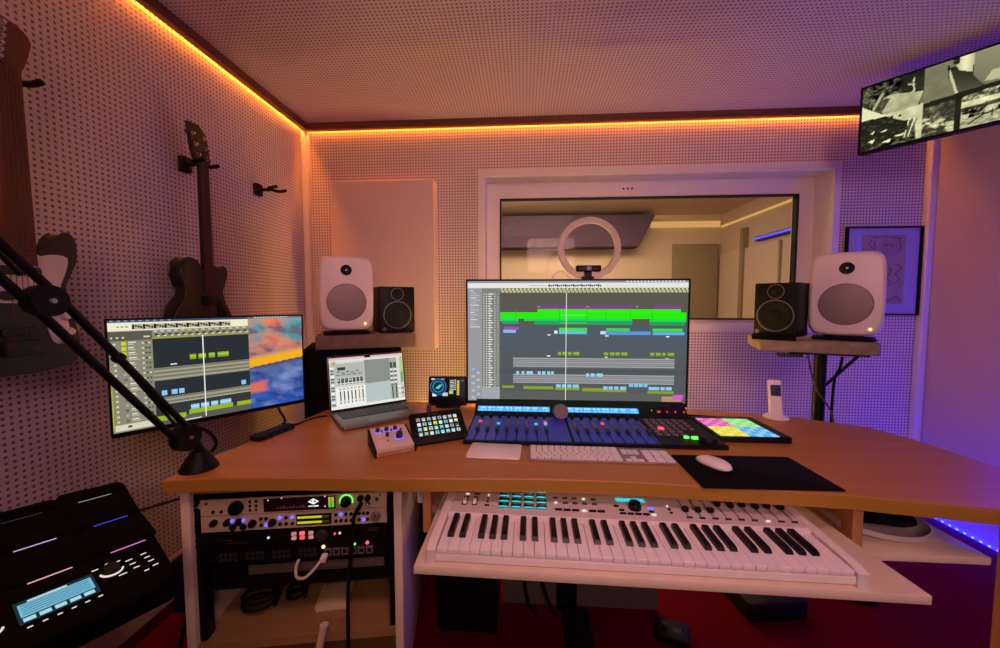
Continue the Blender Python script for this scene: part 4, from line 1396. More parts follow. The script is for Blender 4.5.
CF = Matrix.Translation((0, 0.146, 0.0369)) @ Matrix.Rotation(R(1.95), 4, 'X')   # panel plane, y from the ridge backwards
# world X of features -> local x = X - 0.225
for x in (-0.151, -0.126):
    B(CF).rbox(x - 0.225 - 0.0065, x - 0.225 + 0.0065, 0.018, 0.058, 0.0, 0.0008, 0.002, 0).build('wheel_slot', M['black'], t)
    B(CF @ Matrix.Translation((x - 0.225, 0.036, -0.010)) @ Matrix.Rotation(R(90), 4, 'Y')).lathe([(0.016, -0.0045), (0.018, -0.0035), (0.018, 0.0035), (0.016, 0.0045)], (0, 0, 0), n=28).build('control_wheel', M['keyboard_white'], t)
for (x, y) in ((-0.15, 0.068), (-0.125, 0.068), (-0.15, 0.084), (-0.125, 0.084)):
    sq(t, x - 0.225, y, 0.0065, 0.0024, 'dark_grey' if (x, y) != (-0.15, 0.068) else 'white_led', 0.002, fr=CF)
for j, y in enumerate((0.020, 0.036, 0.050, 0.066)):
    sq(t, -0.094 - 0.225, y, 0.006 if j == 0 else 0.003, 0.0025, 'black' if j < 3 else 'white_led', 0.002, fr=CF)
cy = emit('cyan_pad_light', (0.03, 0.50, 0.62), 1.25)
for j in range(4):
    for i in range(4):
        x, y = -0.0655 - 0.225 + i * 0.0315, 0.012 + j * 0.0240
        p = B(CF).rbox(x, x + 0.0265, y, y + 0.0205, 0.0, 0.003, 0.002, 0.001).build('drum_pad', M['black_gloss'], t)
        B(CF).poly([(x + 0.001, y - 0.0012), (x + 0.0255, y - 0.0012), (x + 0.0255, y + 0.0035), (x + 0.013, y + 0.0055), (x + 0.001, y + 0.0035)], 0.0034).build('pad_light', cy, p)
for i in range(6):
    sq(t, 0.083 - 0.225 + i * 0.0205, 0.014, 0.0085, 0.0028, 'white_led' if i == 3 else 'black', 0.003, fr=CF)
for j in range(2):
    for i in range(5):
        sq(t, 0.078 - 0.225 + i * 0.024, 0.044 + j * 0.022, 0.0062, 0.0024, 'white_led' if (i, j) in ((0, 0), (3, 1)) else 'dark_grey', 0.0025, fr=CF)
b = B(CF)
b.rect(0.231 - 0.225, 0.303 - 0.225, 0.062, 0.078, 0.0012, (0.02, 0.55, 0.62))
for k in range(8):
    b.rect(0.236 - 0.225 + k * 0.008, 0.242 - 0.225 + k * 0.008, 0.067, 0.073, 0.0015, (0.1, 0.8, 0.85))
b.build('display', SCR, t)
knob(t, 0.270 - 0.225, 0.036, 0.0155, 'black', 0.016, name='encoder', fr=CF)
for i in range(5):
    sq(t, 0.236 - 0.225 + i * 0.018, 0.010, 0.0075, 0.0026, 'blue_led' if i == 0 and False else ('white_led' if i == 4 else 'black'), 0.003, fr=CF)
for x, y, m in ((0.226, 0.040, 'black'), (0.236, 0.024, 'black'), (0.308, 0.036, 'blue_led'), (0.306, 0.022, 'black')):
    sq(t, x - 0.225, y, 0.006, 0.0024, m, 0.003, fr=CF)
for j, y in enumerate((0.022, 0.036, 0.050)):
    sq(t, 0.352 - 0.225, y, 0.0035, 0.0026, 'black' if j < 2 else 'white_led', 0.002, fr=CF)
for i in range(9):
    x = 0.388 - 0.225 + i * 0.0292
    B(CF).box(x - 0.0012, x + 0.0012, 0.016, 0.082, 0.0001, 0.0006).build('fader_slot', M['dark_grey'], t)
    yf = 0.026 if i < 3 else 0.052 + 0.004 * (i % 2)
    B(CF).rbox(x - 0.0068, x + 0.0068, yf, yf + 0.011, 0.001, 0.012, 0.002, 0.002).build('fader_cap', M['black'], t)
    sq(t, x, 0.006, 0.0068, 0.0024, 'white_led' if i == 6 else 'dark_grey', 0.0025, fr=CF)
    knob(t, x, 0.104, 0.0085, 'black', 0.014, name='rotary_knob', mark='chrome', fr=CF)

# ================================================================== SPEAKERS AND STANDS
def genelec(label, loc, yaw, lamp='gold_led'):
    t = thing('studio_speaker', label, 'speaker', loc, (0, 0, R(yaw)), 'large white studio speakers')
    h, w_, d_ = 0.322, 0.224, 0.20
    XZ = Matrix(((1, 0, 0, 0), (0, 0, 1, 0), (0, 1, 0, 0.018), (0, 0, 0, 1)))   # (a,b,c) -> x=a, y=c, z=b
    rings = []
    n_ = 56
    for y, s_, e in ((0.0, 0.86, 0.30), (0.003, 0.92, 0.28), (0.012, 0.965, 0.26), (0.030, 0.99, 0.25), (0.06, 1.0, 0.25), (0.12, 0.965, 0.27), (0.165, 0.88, 0.32), (0.19, 0.74, 0.38), (d_, 0.50, 0.5)):
        rg = []
        for k in range(n_):
            a = 2 * PI * k / n_
            ca, sa = math.cos(a), math.sin(a)
            x = math.copysign(abs(ca) ** e, ca) * w_ / 2
            z = math.copysign(abs(sa) ** e, sa) * h / 2
            x *= 1 - 0.045 * (z / (h / 2)) ** 2
            z *= 1 - 0.025 * (x / (w_ / 2)) ** 2
            ins = (1 - s_) * w_ / 2
            x -= math.copysign(min(ins, abs(x)), x)
            z -= math.copysign(min(ins, abs(z)), z)
            rg.append((x, h / 2 + z, y))
        rings.append(rg)
    B(XZ).loft(rings).build('enclosure', M['speaker_white'], t, sharp=60)
    G = FR((0, 0, 0.018))
    B(G).lathe([(0.079, -0.004), (0.079, 0.001), (0.076, 0.002), (0.075, 0.0005)], (0, 0.122, 0), n=40).build('woofer_trim', M['knobgrey'], t)
    B(G).lathe([(0.0755, 0.0005), (0.0755, 0.0015), (0.05, 0.004), (0.0, 0.005)], (0, 0.122, 0), n=40).build('woofer_grille', M['grille'], t)
    B(G).lathe([(0.0225, -0.002), (0.0225, 0.0025), (0.018, 0.002), (0.011, 0.0012), (0.010, 0.003), (0.006, 0.005), (0, 0.006)], (0, 0.258, 0), n=28).build('tweeter', M['cone'], t)
    B(G).lathe([(0.0045, 0.0052), (0.004, 0.0075), (0, 0.008)], (0, 0.258, 0), n=12).build('tweeter_dome', M['alu'], t)
    dot(t, 0.072, 0.030, 0.0042, lamp, 0.003, 'power_lamp', fr=G)
    B().rbox(-0.095, 0.095, 0.02, 0.17, 0.0, 0.010, 0.02, 0.003).build('rubber_foot', M['rubber'], t)
    B().rbox(-0.060, 0.060, 0.03, 0.15, 0.0101, 0.0215, 0.02, 0.002).build('foot_plate', M['black'], t)
    return t


def small_speaker(label, loc, yaw, w_=0.158, h=0.212, d_=0.19):
    t = thing('studio_speaker', label, 'speaker', loc, (0, 0, R(yaw)), 'small black studio speakers')
    B().rbox(-w_ / 2, w_ / 2, 0.006, d_, 0.0, h, 0.004, 0.002).build('enclosure', M['black'], t)
    B(FR((0, 0.006, 0))).rbox(-w_ / 2, w_ / 2, 0.0, h, 0, 0.006, 0.006, 0.002).build('baffle', M['black'], t)
    G = FR((0, 0, 0))
    B(G).lathe([(0.064, -0.002), (0.064, 0.002), (0.060, 0.0025), (0.060, 0.0008)], (0, 0.082, 0), n=40).build('woofer_ring', M['ring_line'], t)
    B(G).lathe([(0.0595, 0.0012), (0.054, 0.0035), (0.048, 0.002), (0.022, 0.0008), (0.020, 0.004), (0, 0.006)], (0, 0.082, 0), n=36).build('woofer_cone', M['cone'], t)
    B(G).lathe([(0.029, -0.002), (0.029, 0.0015), (0.027, 0.002), (0.0265, 0.0005)], (0, 0.178, 0), n=32).build('tweeter_ring', M['ring_line'], t)
    B(G).lathe([(0.0262, 0.0010), (0.013, 0.0006), (0.012, 0.002), (0.007, 0.006), (0, 0.007)], (0, 0.178, 0), n=28).build('tweeter', M['cone'], t)
    dot(t, -0.060, 0.018, 0.0085, 'ring_line', 0.002, 'maker_badge', fr=G, n=20)
    return t


# left: dark column, slab, two speakers
SLY = 23.9
t = thing('speaker_stand', 'tall black stand behind the laptop carrying the left grey speaker slab', 'speaker stand', (-0.78, 1.74, ZF), (0, 0, R(SLY)))
B().rbox(-0.225, 0.175, -0.16, 0.16, 0.03, 0.9195, 0.006, 0.003).build('column', M['black_matt'], t)
B().rbox(-0.235, 0.185, -0.17, 0.17, 0.0, 0.03, 0.01, 0.003).build('base', M['black_matt'], t)
SLL = (-0.859, 1.493, 0.99)
t = thing('speaker_slab', 'thick grey slab under the left pair of speakers above the laptop', 'slab', SLL, (0, 0, R(SLY)))
B().rbox(0, 0.408, 0, 0.30, 0.0002, 0.058, 0.006, 0.003).build('slab_block', M['slabgrey'], t)


def on(loc, yaw, x, y, z):
    a = R(yaw)
    return (loc[0] + x * math.cos(a) - y * math.sin(a), loc[1] + x * math.sin(a) + y * math.cos(a), loc[2] + z)


genelec('large white studio speaker on the left slab, above the laptop', on(SLL, SLY, 0.124, 0.012, 0.0585), 28)
small_speaker('small black studio speaker on the left slab, beside the big white one', on(SLL, SLY, 0.338, 0.080, 0.0585), 32)
# right
SRY = -21.6
SRL = (0.938, 1.553, 0.996)
t = thing('speaker_slab', 'rough concrete slab under the right pair of speakers on a black pole', 'slab', SRL, (0, 0, R(SRY)))
B().rbox(0, 0.362, 0, 0.29, 0.0, 0.0445, 0.006, 0.003).build('slab_block', M['concrete'], t)
pc = on(SRL, SRY, 0.225, 0.12, 0)
t = thing('speaker_stand', 'black pole stand behind the desk carrying the right concrete slab', 'speaker stand', (pc[0], pc[1], ZF), (0, 0, R(SRY)))
zt = SRL[2] - ZF
B().cyl((0, 0, 0.02), (0, 0, zt - 0.008), 0.021, n=20).build('pole', M['black_metal'], t)
B().rbox(-0.12, 0.12, -0.1, 0.1, zt - 0.008, zt - 0.0002, 0.01, 0.002).build('top_plate', M['black_metal'], t)
B().rbox(-0.17, 0.17, -0.13, 0.13, 0.0, 0.02, 0.02, 0.003).build('base_plate', M['black_metal'], t)
B().cyl((0.02, 0, zt - 0.14), (0.11, -0.02, zt - 0.012), 0.006).build('brace', M['black_metal'], t)
B().rbox(-0.16, -0.08, -0.10, -0.07, zt - 0.020, zt - 0.0085, 0.003, 0.001).build('clamp', M['black_metal'], t)
genelec('large white studio speaker on the right slab, in front of the framed drawing', on(SRL, SRY, 0.273, 0.058, 0.0450), -38)
p0 = on(SRL, SRY, 0.060, 0.050, 0.0450)
t = thing('isolation_pad', 'thin black pad under the small black speaker on the right slab', 'speaker pad', p0, (0, 0, R(-30)))
B().rbox(-0.080, 0.062, -0.055, 0.11, 0, 0.012, 0.006, 0.002).build('foam_pad', M['black_matt'], t)
small_speaker('small black studio speaker on the right slab, turned towards the chair', (p0[0] - 0.014, p0[1] - 0.012, p0[2] + 0.0125), -50, 0.146, 0.212, 0.13)
p0 = (pc[0] - 0.05, pc[1] - 0.04, 0.98)
t = thing('speaker_cable', 'pale thin cable hanging from the right slab and crossing the black pole', 'cable', p0)
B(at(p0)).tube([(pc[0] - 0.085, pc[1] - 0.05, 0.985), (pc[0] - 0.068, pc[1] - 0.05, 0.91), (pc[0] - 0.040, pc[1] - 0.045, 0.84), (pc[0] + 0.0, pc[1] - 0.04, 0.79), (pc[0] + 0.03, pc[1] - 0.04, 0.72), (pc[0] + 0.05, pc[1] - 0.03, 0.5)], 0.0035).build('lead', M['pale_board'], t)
p0 = (pc[0] + 0.05, pc[1], 0.98)
t = thing('speaker_cable', 'dark cable hanging beside the right speaker pole under the slab', 'cable', p0)
B(at(p0)).tube([(pc[0] + 0.060, pc[1] - 0.03, 0.975), (pc[0] + 0.052, pc[1] - 0.03, 0.93), (pc[0] + 0.040, pc[1] - 0.02, 0.86), (pc[0] + 0.036, pc[1] - 0.02, 0.6), (pc[0] + 0.036, pc[1] - 0.02, 0.3)], 0.0045).build('lead', M['rubber'], t)

# ================================================================== WALL THINGS
t = thing('acoustic_panel', 'cream fabric acoustic panel on the back wall behind the left speakers', 'acoustic panel', (-0.80, YB, 0.925))
B().rbox(-0.278, 0.304, -0.080, -0.002, 0.0, 0.935, 0.004, 0.004).build('fabric_cover', M['fabric'], t)
B().box(-0.272, 0.298, -0.002, -0.0005, 0.01, 0.925).build('backing', M['shelfwood'], t)
t = thing('picture', 'framed ink drawing on the back wall behind the right white speaker', 'picture', (1.9, YB, 1.12))
PFm = FR((0, -0.001, 0))
fr_ = B(PFm)
for a, b, c, d_ in ((-0.189, 0.189, 0.460, 0.467), (-0.189, 0.189, 0.0, 0.007), (-0.189, -0.182, 0.007, 0.460), (0.182, 0.189, 0.007, 0.460)):
    fr_.box(a, b, c, d_, 0, 0.020)
fr_.build('frame', M['black'], t)
B(PFm).box(-0.182, 0.182, 0.007, 0.460, 0.0, 0.006).build('mount', M['mat_board'], t)
B(PFm).box(-0.105, 0.115, 0.060, 0.425, 0.0061, 0.0072).build('drawing_sheet', M['paper'], t)
ik = B(PFm)
for pts in ([(0.0, 0.36), (0.02, 0.375), (0.05, 0.37), (0.045, 0.36)], [(-0.06, 0.40), (-0.065, 0.37), (-0.04, 0.35), (-0.045, 0.39)],
            [(0.08, 0.40), (0.09, 0.36), (0.075, 0.33)], [(0.07, 0.27), (0.10, 0.25), (0.07, 0.22), (0.09, 0.19), (0.06, 0.17)],
            [(0.02, 0.25), (0.05, 0.24), (0.03, 0.20), (0.05, 0.17), (0.02, 0.15), (-0.01, 0.17)], [(-0.01, 0.11), (0.03, 0.075), (0.08, 0.10), (0.10, 0.075)],
            [(-0.05, 0.41), (0.02, 0.415), (0.09, 0.405)], [(-0.02, 0.20), (0.0, 0.16), (-0.03, 0.13), (-0.02, 0.09)]):
    ik.tube([(x, y, 0.0075) for x, y in pts], 0.0016, 5, sub=4)
ik.build('ink_lines', M['ink'], t)
B(PFm).box(-0.182, 0.182, 0.007, 0.460, 0.013, 0.015).build('picture_pane', M['thin_glass'], t)

# TV on an arm
TVL = (1.645, 1.62, 1.8475)
TY = -49.8
t = thing('television', 'tilted flat television showing grey security camera views, hung under the ceiling at the right', 'television', on((1.4925, 1.829, 1.8475), TY, 0.265, 0, 0), (0, 0, R(TY)))
TF = FR((0, 0, 0.145))
W4, H4 = 0.265, 0.145
B(TF).rbox(-W4, W4, -H4, H4, -0.030, -0.0005, 0.006, 0.002).build('housing', M['black'], t)
bz = B(TF)
for a, b, c, d_ in ((-W4, W4, H4 - 0.007, H4), (-W4, W4, -H4, -H4 + 0.010), (-W4, -W4 + 0.008, -H4, H4), (W4 - 0.008, W4, -H4, H4)):
    bz.box(a, b, c, d_, -0.0004, 0.003)
bz.build('bezel', M['black_gloss'], t)


def inside(x, y, P):
    r_ = False
    for k in range(len(P)):
        (x1, y1), (x2, y2) = P[k - 1], P[k]
        if (y1 > y) != (y2 > y) and x < (x2 - x1) * (y - y1) / (y2 - y1) + x1:
            r_ = not r_
    return r_


def near(x, y, P, w_):
    for k in range(len(P) - 1):
        (x1, y1), (x2, y2) = P[k], P[k + 1]
        dx, dy = x2 - x1, y2 - y1
        t_ = min(1, max(0, ((x - x1) * dx + (y - y1) * dy) / (dx * dx + dy * dy)))
        if math.hypot(x - x1 - t_ * dx, y - y1 - t_ * dy) < w_:
            return True
    return False


def cctv(u, v):
    # the four camera pictures, sketched on a 1000 x 350 sheet sheared like the views
    q = u / 0.717
    t_ = q * 1.377 / ((1 - q) * 1.68 + q * 1.377)
    x = 43 + t_ * 740
    y = 270 - t_ * 225 + v * (330 + t_ * 75)
    n = noise.fractal(Vector((u * 16, v * 10, 3.3)), 0.9, 2.0, 4)
    n2 = noise.fractal(Vector((u * 40, v * 26, 9.3)), 0.9, 2.0, 4)
    if x < 375:
        g = 0.15 + 0.22 * n + 0.22 * n2
        if inside(x, y, [(235, 190), (375, 170), (375, 290), (250, 285)]): g = 0.10 + 0.06 * n
        if near(x, y, [(318, 215), (312, 245), (322, 278), (310, 290)], 4) or near(x, y, [(285, 250), (320, 248)], 3): g = 0.6
        if near(x, y, [(105, 378), (150, 296)], 7): g = 0.5
        if inside(x, y, [(150, 322), (195, 300), (368, 284), (345, 362), (240, 395), (150, 395)]): g = 0.52 + 0.10 * n
        if inside(x, y, [(120, 370), (150, 325), (195, 318), (150, 392)]): g = 0.20 + 0.1 * n2
        if inside(x, y, [(345, 345), (372, 285), (378, 350)]): g = 0.30
        if inside(x, y, [(150, 402), (250, 385), (378, 345), (378, 525), (345, 532), (330, 430), (170, 445)]): g = 0.62 + 0.08 * n
        for k in range(4):
            if near(x, y, [(345 - k * 14, 425), (310 - k * 10, 520)], 3): g = 0.75 if k % 2 else 0.25
        if inside(x, y, [(40, 365), (175, 410), (60, 442), (40, 442)]): g = 0.70
        if inside(x, y, [(40, 440), (175, 412), (285, 440), (300, 478), (180, 545), (40, 605)]): g = 0.09 + 0.12 * max(0, n2)
        for a_, b_, r_ in ((172, 420, 8), (208, 415, 8), (250, 410, 9)):
            if math.hypot(x - a_, (y - b_) * 1.4) < r_: g = 0.04
        for P in ([(92, 505), (118, 488), (110, 505)], [(130, 498), (185, 482), (180, 490)], [(155, 550), (210, 528), (200, 548)], [(215, 520), (280, 500), (270, 515)], [(85, 545), (120, 530), (110, 555)]):
            if inside(x, y, P): g = 0.75
    elif y < 352 - (x - 375) * 0.285:
        g = 0.33 + 0.03 * n
        if inside(x, y, [(500, 170), (700, 120), (700, 260), (555, 300)]): g = 0.10 + (y - 170) * 0.0010
        if near(x, y, [(505, 185), (552, 300)], 7): g = 0.62
        if near(x, y, [(500, 160), (505, 220)], 4): g = 0.06
        if inside(x, y, [(520, 130), (560, 100), (640, 80), (632, 190), (560, 180)]): g = 0.74 - abs(x - 590) * 0.004
        if inside(x, y, [(522, 110), (560, 100), (556, 150), (525, 150)]): g = 0.07 + 0.4 * max(0, n2)
        if inside(x, y, [(636, 60), (1100, -60), (1100, 200), (690, 250), (636, 205)]): g = 0.40 - 0.0004 * (y - 60)
        if inside(x, y, [(700, 240), (740, 180), (1100, 90), (1100, 170)]): g = 0.55
    else:
        g = 0.26 + 0.5 * n2 + 0.35 * n
        if x < 545: g = 0.14 + 0.22 * max(0, n) + 0.28 * max(0, n2) + (0.35 if y > 430 and n > 0.05 else 0)
        yy = y + (x - 590) * 0.25
        if x > 585:
            if 350 < yy < 380: g = 0.62 + 0.2 * n
            if 380 < yy < 400: g = 0.14 + 0.2 * n
            if 400 < yy < 440 and n > -0.1: g = 0.60 + 0.15 * n2
            if 440 < yy: g = 0.50 + 0.2 * n2
        if y < 378 - (x - 375) * 0.285: g = 0.09
        if 545 < x < 580: g = 0.09 + 0.02 * n
        if near(x, y, [(630, 462), (700, 415), (783, 385), (900, 350)], 4) or near(x, y, [(758, 420), (758, 385)], 3): g = 0.04
    g = min(max(g, 0.02), 0.85) ** 1.9 * 1.6
    return (g * 1.0, g * 0.98, g * 0.56)


b = B(TF).grid(-W4 + 0.007, W4 - 0.007, -H4 + 0.009, H4 - 0.006, 0.0004, 190, 90, cctv)
b.build('screen', SCR, t)
B().rbox(-0.06, 0.06, 0.0305, 0.045, 0.08, 0.20, 0.004, 0.001).build('mount_plate', M['black_metal'], t)
tl = on((1.4925, 1.829, 1.8475), TY, 0.265, 0, 0)
ia = R(-TY)
ex, ey = XR - tl[0] - 0.02, 0.10
B().cyl((0, 0.044, 0.14), (ex * math.cos(ia) - ey * math.sin(ia), ex * math.sin(ia) + ey * math.cos(ia), 0.14), 0.014).build('wall_arm', M['black_metal'], t)
B(Matrix.Rotation(ia, 4, 'Z')).box(ex - 0.002, ex + 0.0195, ey - 0.05, ey + 0.05, 0.06, 0.22).build('wall_plate', M['black_metal'], t)

# guitars on the left wall: local x along the wall (away from the camera), y up, z into the room
GW = Matrix(((0, 0, 1, 0), (1, 0, 0, 0), (0, 1, 0, 0), (0, 0, 0, 1)))


def hanger(label, y, z, reach=0.085):
    t = thing('guitar_hanger', label, 'guitar hanger', (XL, y, z), group='guitar hangers on the left wall')
    B(GW).rbox(-0.021, 0.021, -0.028, 0.028, 0.0005, 0.022, 0.006, 0.003).build('wall_block', M['black'], t)
    B(GW).cyl((0, 0, 0.021), (0, 0.0, reach - 0.02), 0.008).build('stem', M['black_metal'], t)
    B(GW).tube([(-0.034, 0.004, reach + 0.028), (-0.033, 0.0, reach), (-0.026, 0, reach - 0.016), (0, 0, reach - 0.022), (0.026, 0, reach - 0.016), (0.033, 0, reach), (0.034, 0.004, reach + 0.028)], 0.0075).build('yoke', M['rubber'], t)
    return t


hanger('empty black guitar hanger on the left wall near the corner', 1.738, 1.72, 0.10)
hanger('black hanger holding the dark single cutaway guitar', 1.352, 1.700)
hanger('black hanger holding the guitar with the pale pickguard at the left edge', 0.828, 1.712)


def strings(t, x0, w0, y0, w1, y1, z0, z1, n_=6):
    for k in range(n_):
        a = (k / (n_ - 1) - 0.5)
        B(GW).cyl((x0 + a * w0, y0, z0), (x0 + a * w1, y1, z1), 0.0007, n=5).build('string', M['string_steel'], t)


# dark single cutaway guitar; origin at neck centre, z measured from guitar back
GX, GY = -1.225, 1.348
t = thing('electric_guitar', 'dark single cutaway electric guitar hanging on the left wall above the left monitor', 'guitar', (GX, GY, 0.93))
o0 = 0.93
body = [(0.026, 1.315), (0.055, 1.318), (0.080, 1.328), (0.094, 1.310), (0.086, 1.275), (0.070, 1.245), (0.072, 1.205), (0.100, 1.150), (0.135, 1.085), (0.140, 1.020),
        (0.100, 0.955), (0.0, 0.932), (-0.105, 0.955), (-0.158, 1.02), (-0.165, 1.09), (-0.140, 1.16), (-0.108, 1.205), (-0.100, 1.245), (-0.115, 1.285), (-0.112, 1.322), (-0.082, 1.345), (-0.045, 1.340), (-0.024, 1.318)]
bp = smooth_poly([(x, y - o0) for x, y in body], 4)
B(GW).prism(bp, 0.0, 0.036, 0.004).build('body', M['guitar_black'], t)
ins = [(x * 0.93, (y - 0.19) * 0.95 + 0.19) for x, y in bp]
B(GW).prism(ins, 0.0361, 0.041, 0.002).build('carved_top', M['guitar_top'], t)
B(GW).prism([(-0.018, 1.26 - o0), (0.018, 1.26 - o0), (0.0145, 1.69 - o0), (-0.0145, 1.69 - o0)], 0.028, 0.043).build('neck', M['guitar_black'], t)
fb = B(GW).prism([(-0.0185, 1.235 - o0), (0.0185, 1.235 - o0), (0.015, 1.692 - o0), (-0.015, 1.692 - o0)], 0.0431, 0.0475).build('fretboard', M['rosewood'], t)
sl_ = 0.60
for k in range(1, 21):
    y = 1.692 - sl_ * (1 - 2 ** (-k / 12)) - o0
    B(GW).box(-0.016, 0.016, y - 0.0008, y + 0.0008, 0.0475, 0.0485).build('fret', M['string_steel'], fb)
hs = [(x, 1.690 + (y - 1.690) * 0.92) for x, y in ((-0.019, 1.690), (0.020, 1.690), (0.034, 1.715), (0.030, 1.765), (0.022, 1.815), (-0.010, 1.845), (-0.055, 1.842), (-0.050, 1.80), (-0.042, 1.74), (-0.034, 1.712))]
hp = B(GW).prism([(x, y - o0) for x, y in hs], 0.026, 0.040, 0.001).build('headstock', M['guitar_black'], t)
for k in range(3):
    for sx in (-1, 1):
        x, y = sx * (0.020 + 0.002 * k) - 0.008 * k, 1.725 + k * 0.034 - o0
        B(GW).cyl((x, y, 0.040), (x, y, 0.050), 0.004, n=8).cyl((x, y, 0.0385), (x, y, 0.041), 0.0065, n=10).build('tuning_peg', M['chrome'], hp)
        B(GW).rbox(x + sx * 0.016 - 0.005, x + sx * 0.016 + 0.005, y - 0.007, y + 0.007, 0.028, 0.036, 0.003, 0.001).build('peg_button', M['dark_grey'], hp)
for y in (1.195, 1.10):
    B(GW).rbox(-0.034, 0.034, y - 0.017 - o0, y + 0.017 - o0, 0.041, 0.048, 0.004, 0.001).build('pickup', M['black'], t)
B(GW).rbox(-0.040, 0.040, 1.055 - o0, 1.067 - o0, 0.041, 0.052, 0.004, 0.001).build('bridge', M['chrome'], t)
B(GW).rbox(-0.042, 0.042, 1.015 - o0, 1.028 - o0, 0.041, 0.052, 0.004, 0.001).build('tailpiece', M['chrome'], t)
B(GW).prism([(0.035, 1.06 - o0), (0.085, 1.10 - o0), (0.075, 1.15 - o0), (0.032, 1.21 - o0)], 0.046, 0.048).build('pickguard', M['black'], t)
for x, y in ((0.09, 1.03), (0.06, 0.985), (0.11, 0.985), (0.04, 1.02)):
    B(GW).lathe([(0.011, 0), (0.011, 0.010), (0.009, 0.012), (0, 0.012)], (x, y - o0, 0.041), n=16).build('knob', M['dark_grey'], t)
strings(t, 0, 0.026, 1.69 - o0, 0.036, 1.06 - o0, 0.0500, 0.0535)

# offset guitar with pale pickguard at the left edge
GX, GY = -1.205, 0.800
t = thing('electric_guitar', 'dark red electric guitar with a pale pickguard and maple neck hanging at the left edge', 'guitar', (GX, GY, 1.02))
o0 = 1.02
body = [(0.027, 1.318), (0.045, 1.305), (0.070, 1.315), (0.088, 1.348), (0.108, 1.362), (0.124, 1.345), (0.124, 1.300), (0.108, 1.262), (0.094, 1.225), (0.098, 1.180), (0.112, 1.130), (0.120, 1.085),
        (0.110, 1.045), (0.070, 1.030), (0.0, 1.026), (-0.075, 1.032), (-0.135, 1.065), (-0.150, 1.12), (-0.125, 1.18), (-0.105, 1.23), (-0.115, 1.29), (-0.140, 1.35), (-0.135, 1.40), (-0.105, 1.405), (-0.07, 1.35), (-0.04, 1.315), (-0.027, 1.318)]
bp = smooth_poly([(x * 0.9 if x > 0.03 else x, y - o0) for x, y in body], 4)
B(GW).prism(bp, 0.0, 0.040, 0.005).build('body', M['guitar_red'], t)
pg = [(0.024, 1.310), (0.045, 1.300), (0.068, 1.306), (0.105, 1.302), (0.098, 1.262), (0.084, 1.225), (0.086, 1.185), (0.098, 1.140), (0.098, 1.105), (0.078, 1.085), (0.058, 1.10), (0.045, 1.16), (0.030, 1.185), (-0.05, 1.19), (-0.09, 1.22), (-0.098, 1.27), (-0.085, 1.31), (-0.045, 1.303), (-0.024, 1.310)]
B(GW).prism(smooth_poly([(x * 0.9 if x > 0.03 else x, y - o0) for x, y in pg], 3), 0.0401, 0.0425).build('pickguard', M['pickguard'], t)
B(GW).prism([(-0.027, 1.28 - o0), (0.027, 1.28 - o0), (0.0215, 1.715 - o0), (-0.0215, 1.715 - o0)], 0.030, 0.049, 0.003).build('neck', M['maple'], t)
fb = B(GW).prism([(-0.0275, 1.275 - o0), (0.0275, 1.275 - o0), (0.022, 1.716 - o0), (-0.022, 1.716 - o0)], 0.0491, 0.0535).build('fretboard', M['maple'], t)
for k in range(1, 21):
    y = 1.716 - 0.61 * (1 - 2 ** (-k / 12)) - o0
    B(GW).box(-0.024, 0.024, y - 0.0008, y + 0.0008, 0.0535, 0.0545).build('fret', M['string_steel'], fb)
hs = [(x, 1.715 + (y - 1.715) * 0.66) for x, y in ((-0.022, 1.715), (0.0215, 1.715), (0.036, 1.745), (0.046, 1.80), (0.050, 1.845), (0.030, 1.875), (-0.010, 1.885), (-0.030, 1.87), (-0.026, 1.80), (-0.024, 1.75))]
hp = B(GW).prism(smooth_poly([(x, y - o0) for x, y in hs], 3), 0.030, 0.044, 0.001).build('headstock', M['maple'], t)
for k in range(6):
    x, y = -0.010 + 0.002 * k, 1.733 + k * 0.0158 - o0
    B(GW).cyl((x, y, 0.044), (x, y, 0.054), 0.004, n=8).cyl((x, y, 0.0435), (x, y, 0.046), 0.0065, n=10).build('tuning_peg', M['chrome'], hp)
    B(GW).cyl((-0.024 + 0.001 * k, y, 0.036), (-0.042, y, 0.036), 0.0025, n=6).rbox(-0.052, -0.040, y - 0.008, y + 0.008, 0.032, 0.040, 0.003, 0.001).build('peg_button', M['chrome'], hp)
for y in (1.262, 1.205, 1.12):
    B(GW).rbox(-0.038, 0.038, y - 0.010 - o0, y + 0.010 - o0, 0.0425, 0.049, 0.008, 0.001).build('pickup', M['dark_grey'], t)
B(GW).rbox(-0.034, 0.034, 1.065 - o0, 1.10 - o0, 0.040, 0.052, 0.004, 0.001).build('bridge', M['dark_grey'], t)
for x, y in ((0.080, 1.155), (0.086, 1.115), (0.075, 1.095)):
    B(GW).lathe([(0.010, 0), (0.011, 0.002), (0.008, 0.012), (0, 0.012)], (x, y - o0, 0.0425), n=16).build('knob', M['pickguard'], t)
strings(t, 0, 0.036, 1.716 - o0, 0.052, 1.085 - o0, 0.0560, 0.0575)

# ================================================================== MICROPHONE ARM
p0 = (-0.848, 0.910, 0.755)
t = thing('microphone_arm', 'black double bar microphone boom arm clamped to the left corner of the desk', 'microphone arm', p0)
A = at(p0)
B(A).lathe([(0.043, 0.0), (0.042, 0.006), (0.028, 0.030), (0.017, 0.046), (0.013, 0.052), (0, 0.052)], p0, n=28).build('base', M['black'], t)
J1, J2, J3 = Vector((-0.841, 0.868, 0.853)), Vector((-0.829, 0.602, 1.192)), Vector((-0.868, 0.335, 1.55))
B(A).cyl((-0.838, 0.905, 0.806), (-0.839, 0.885, 0.845), 0.010).build('swivel_post', M['black_metal'], t)


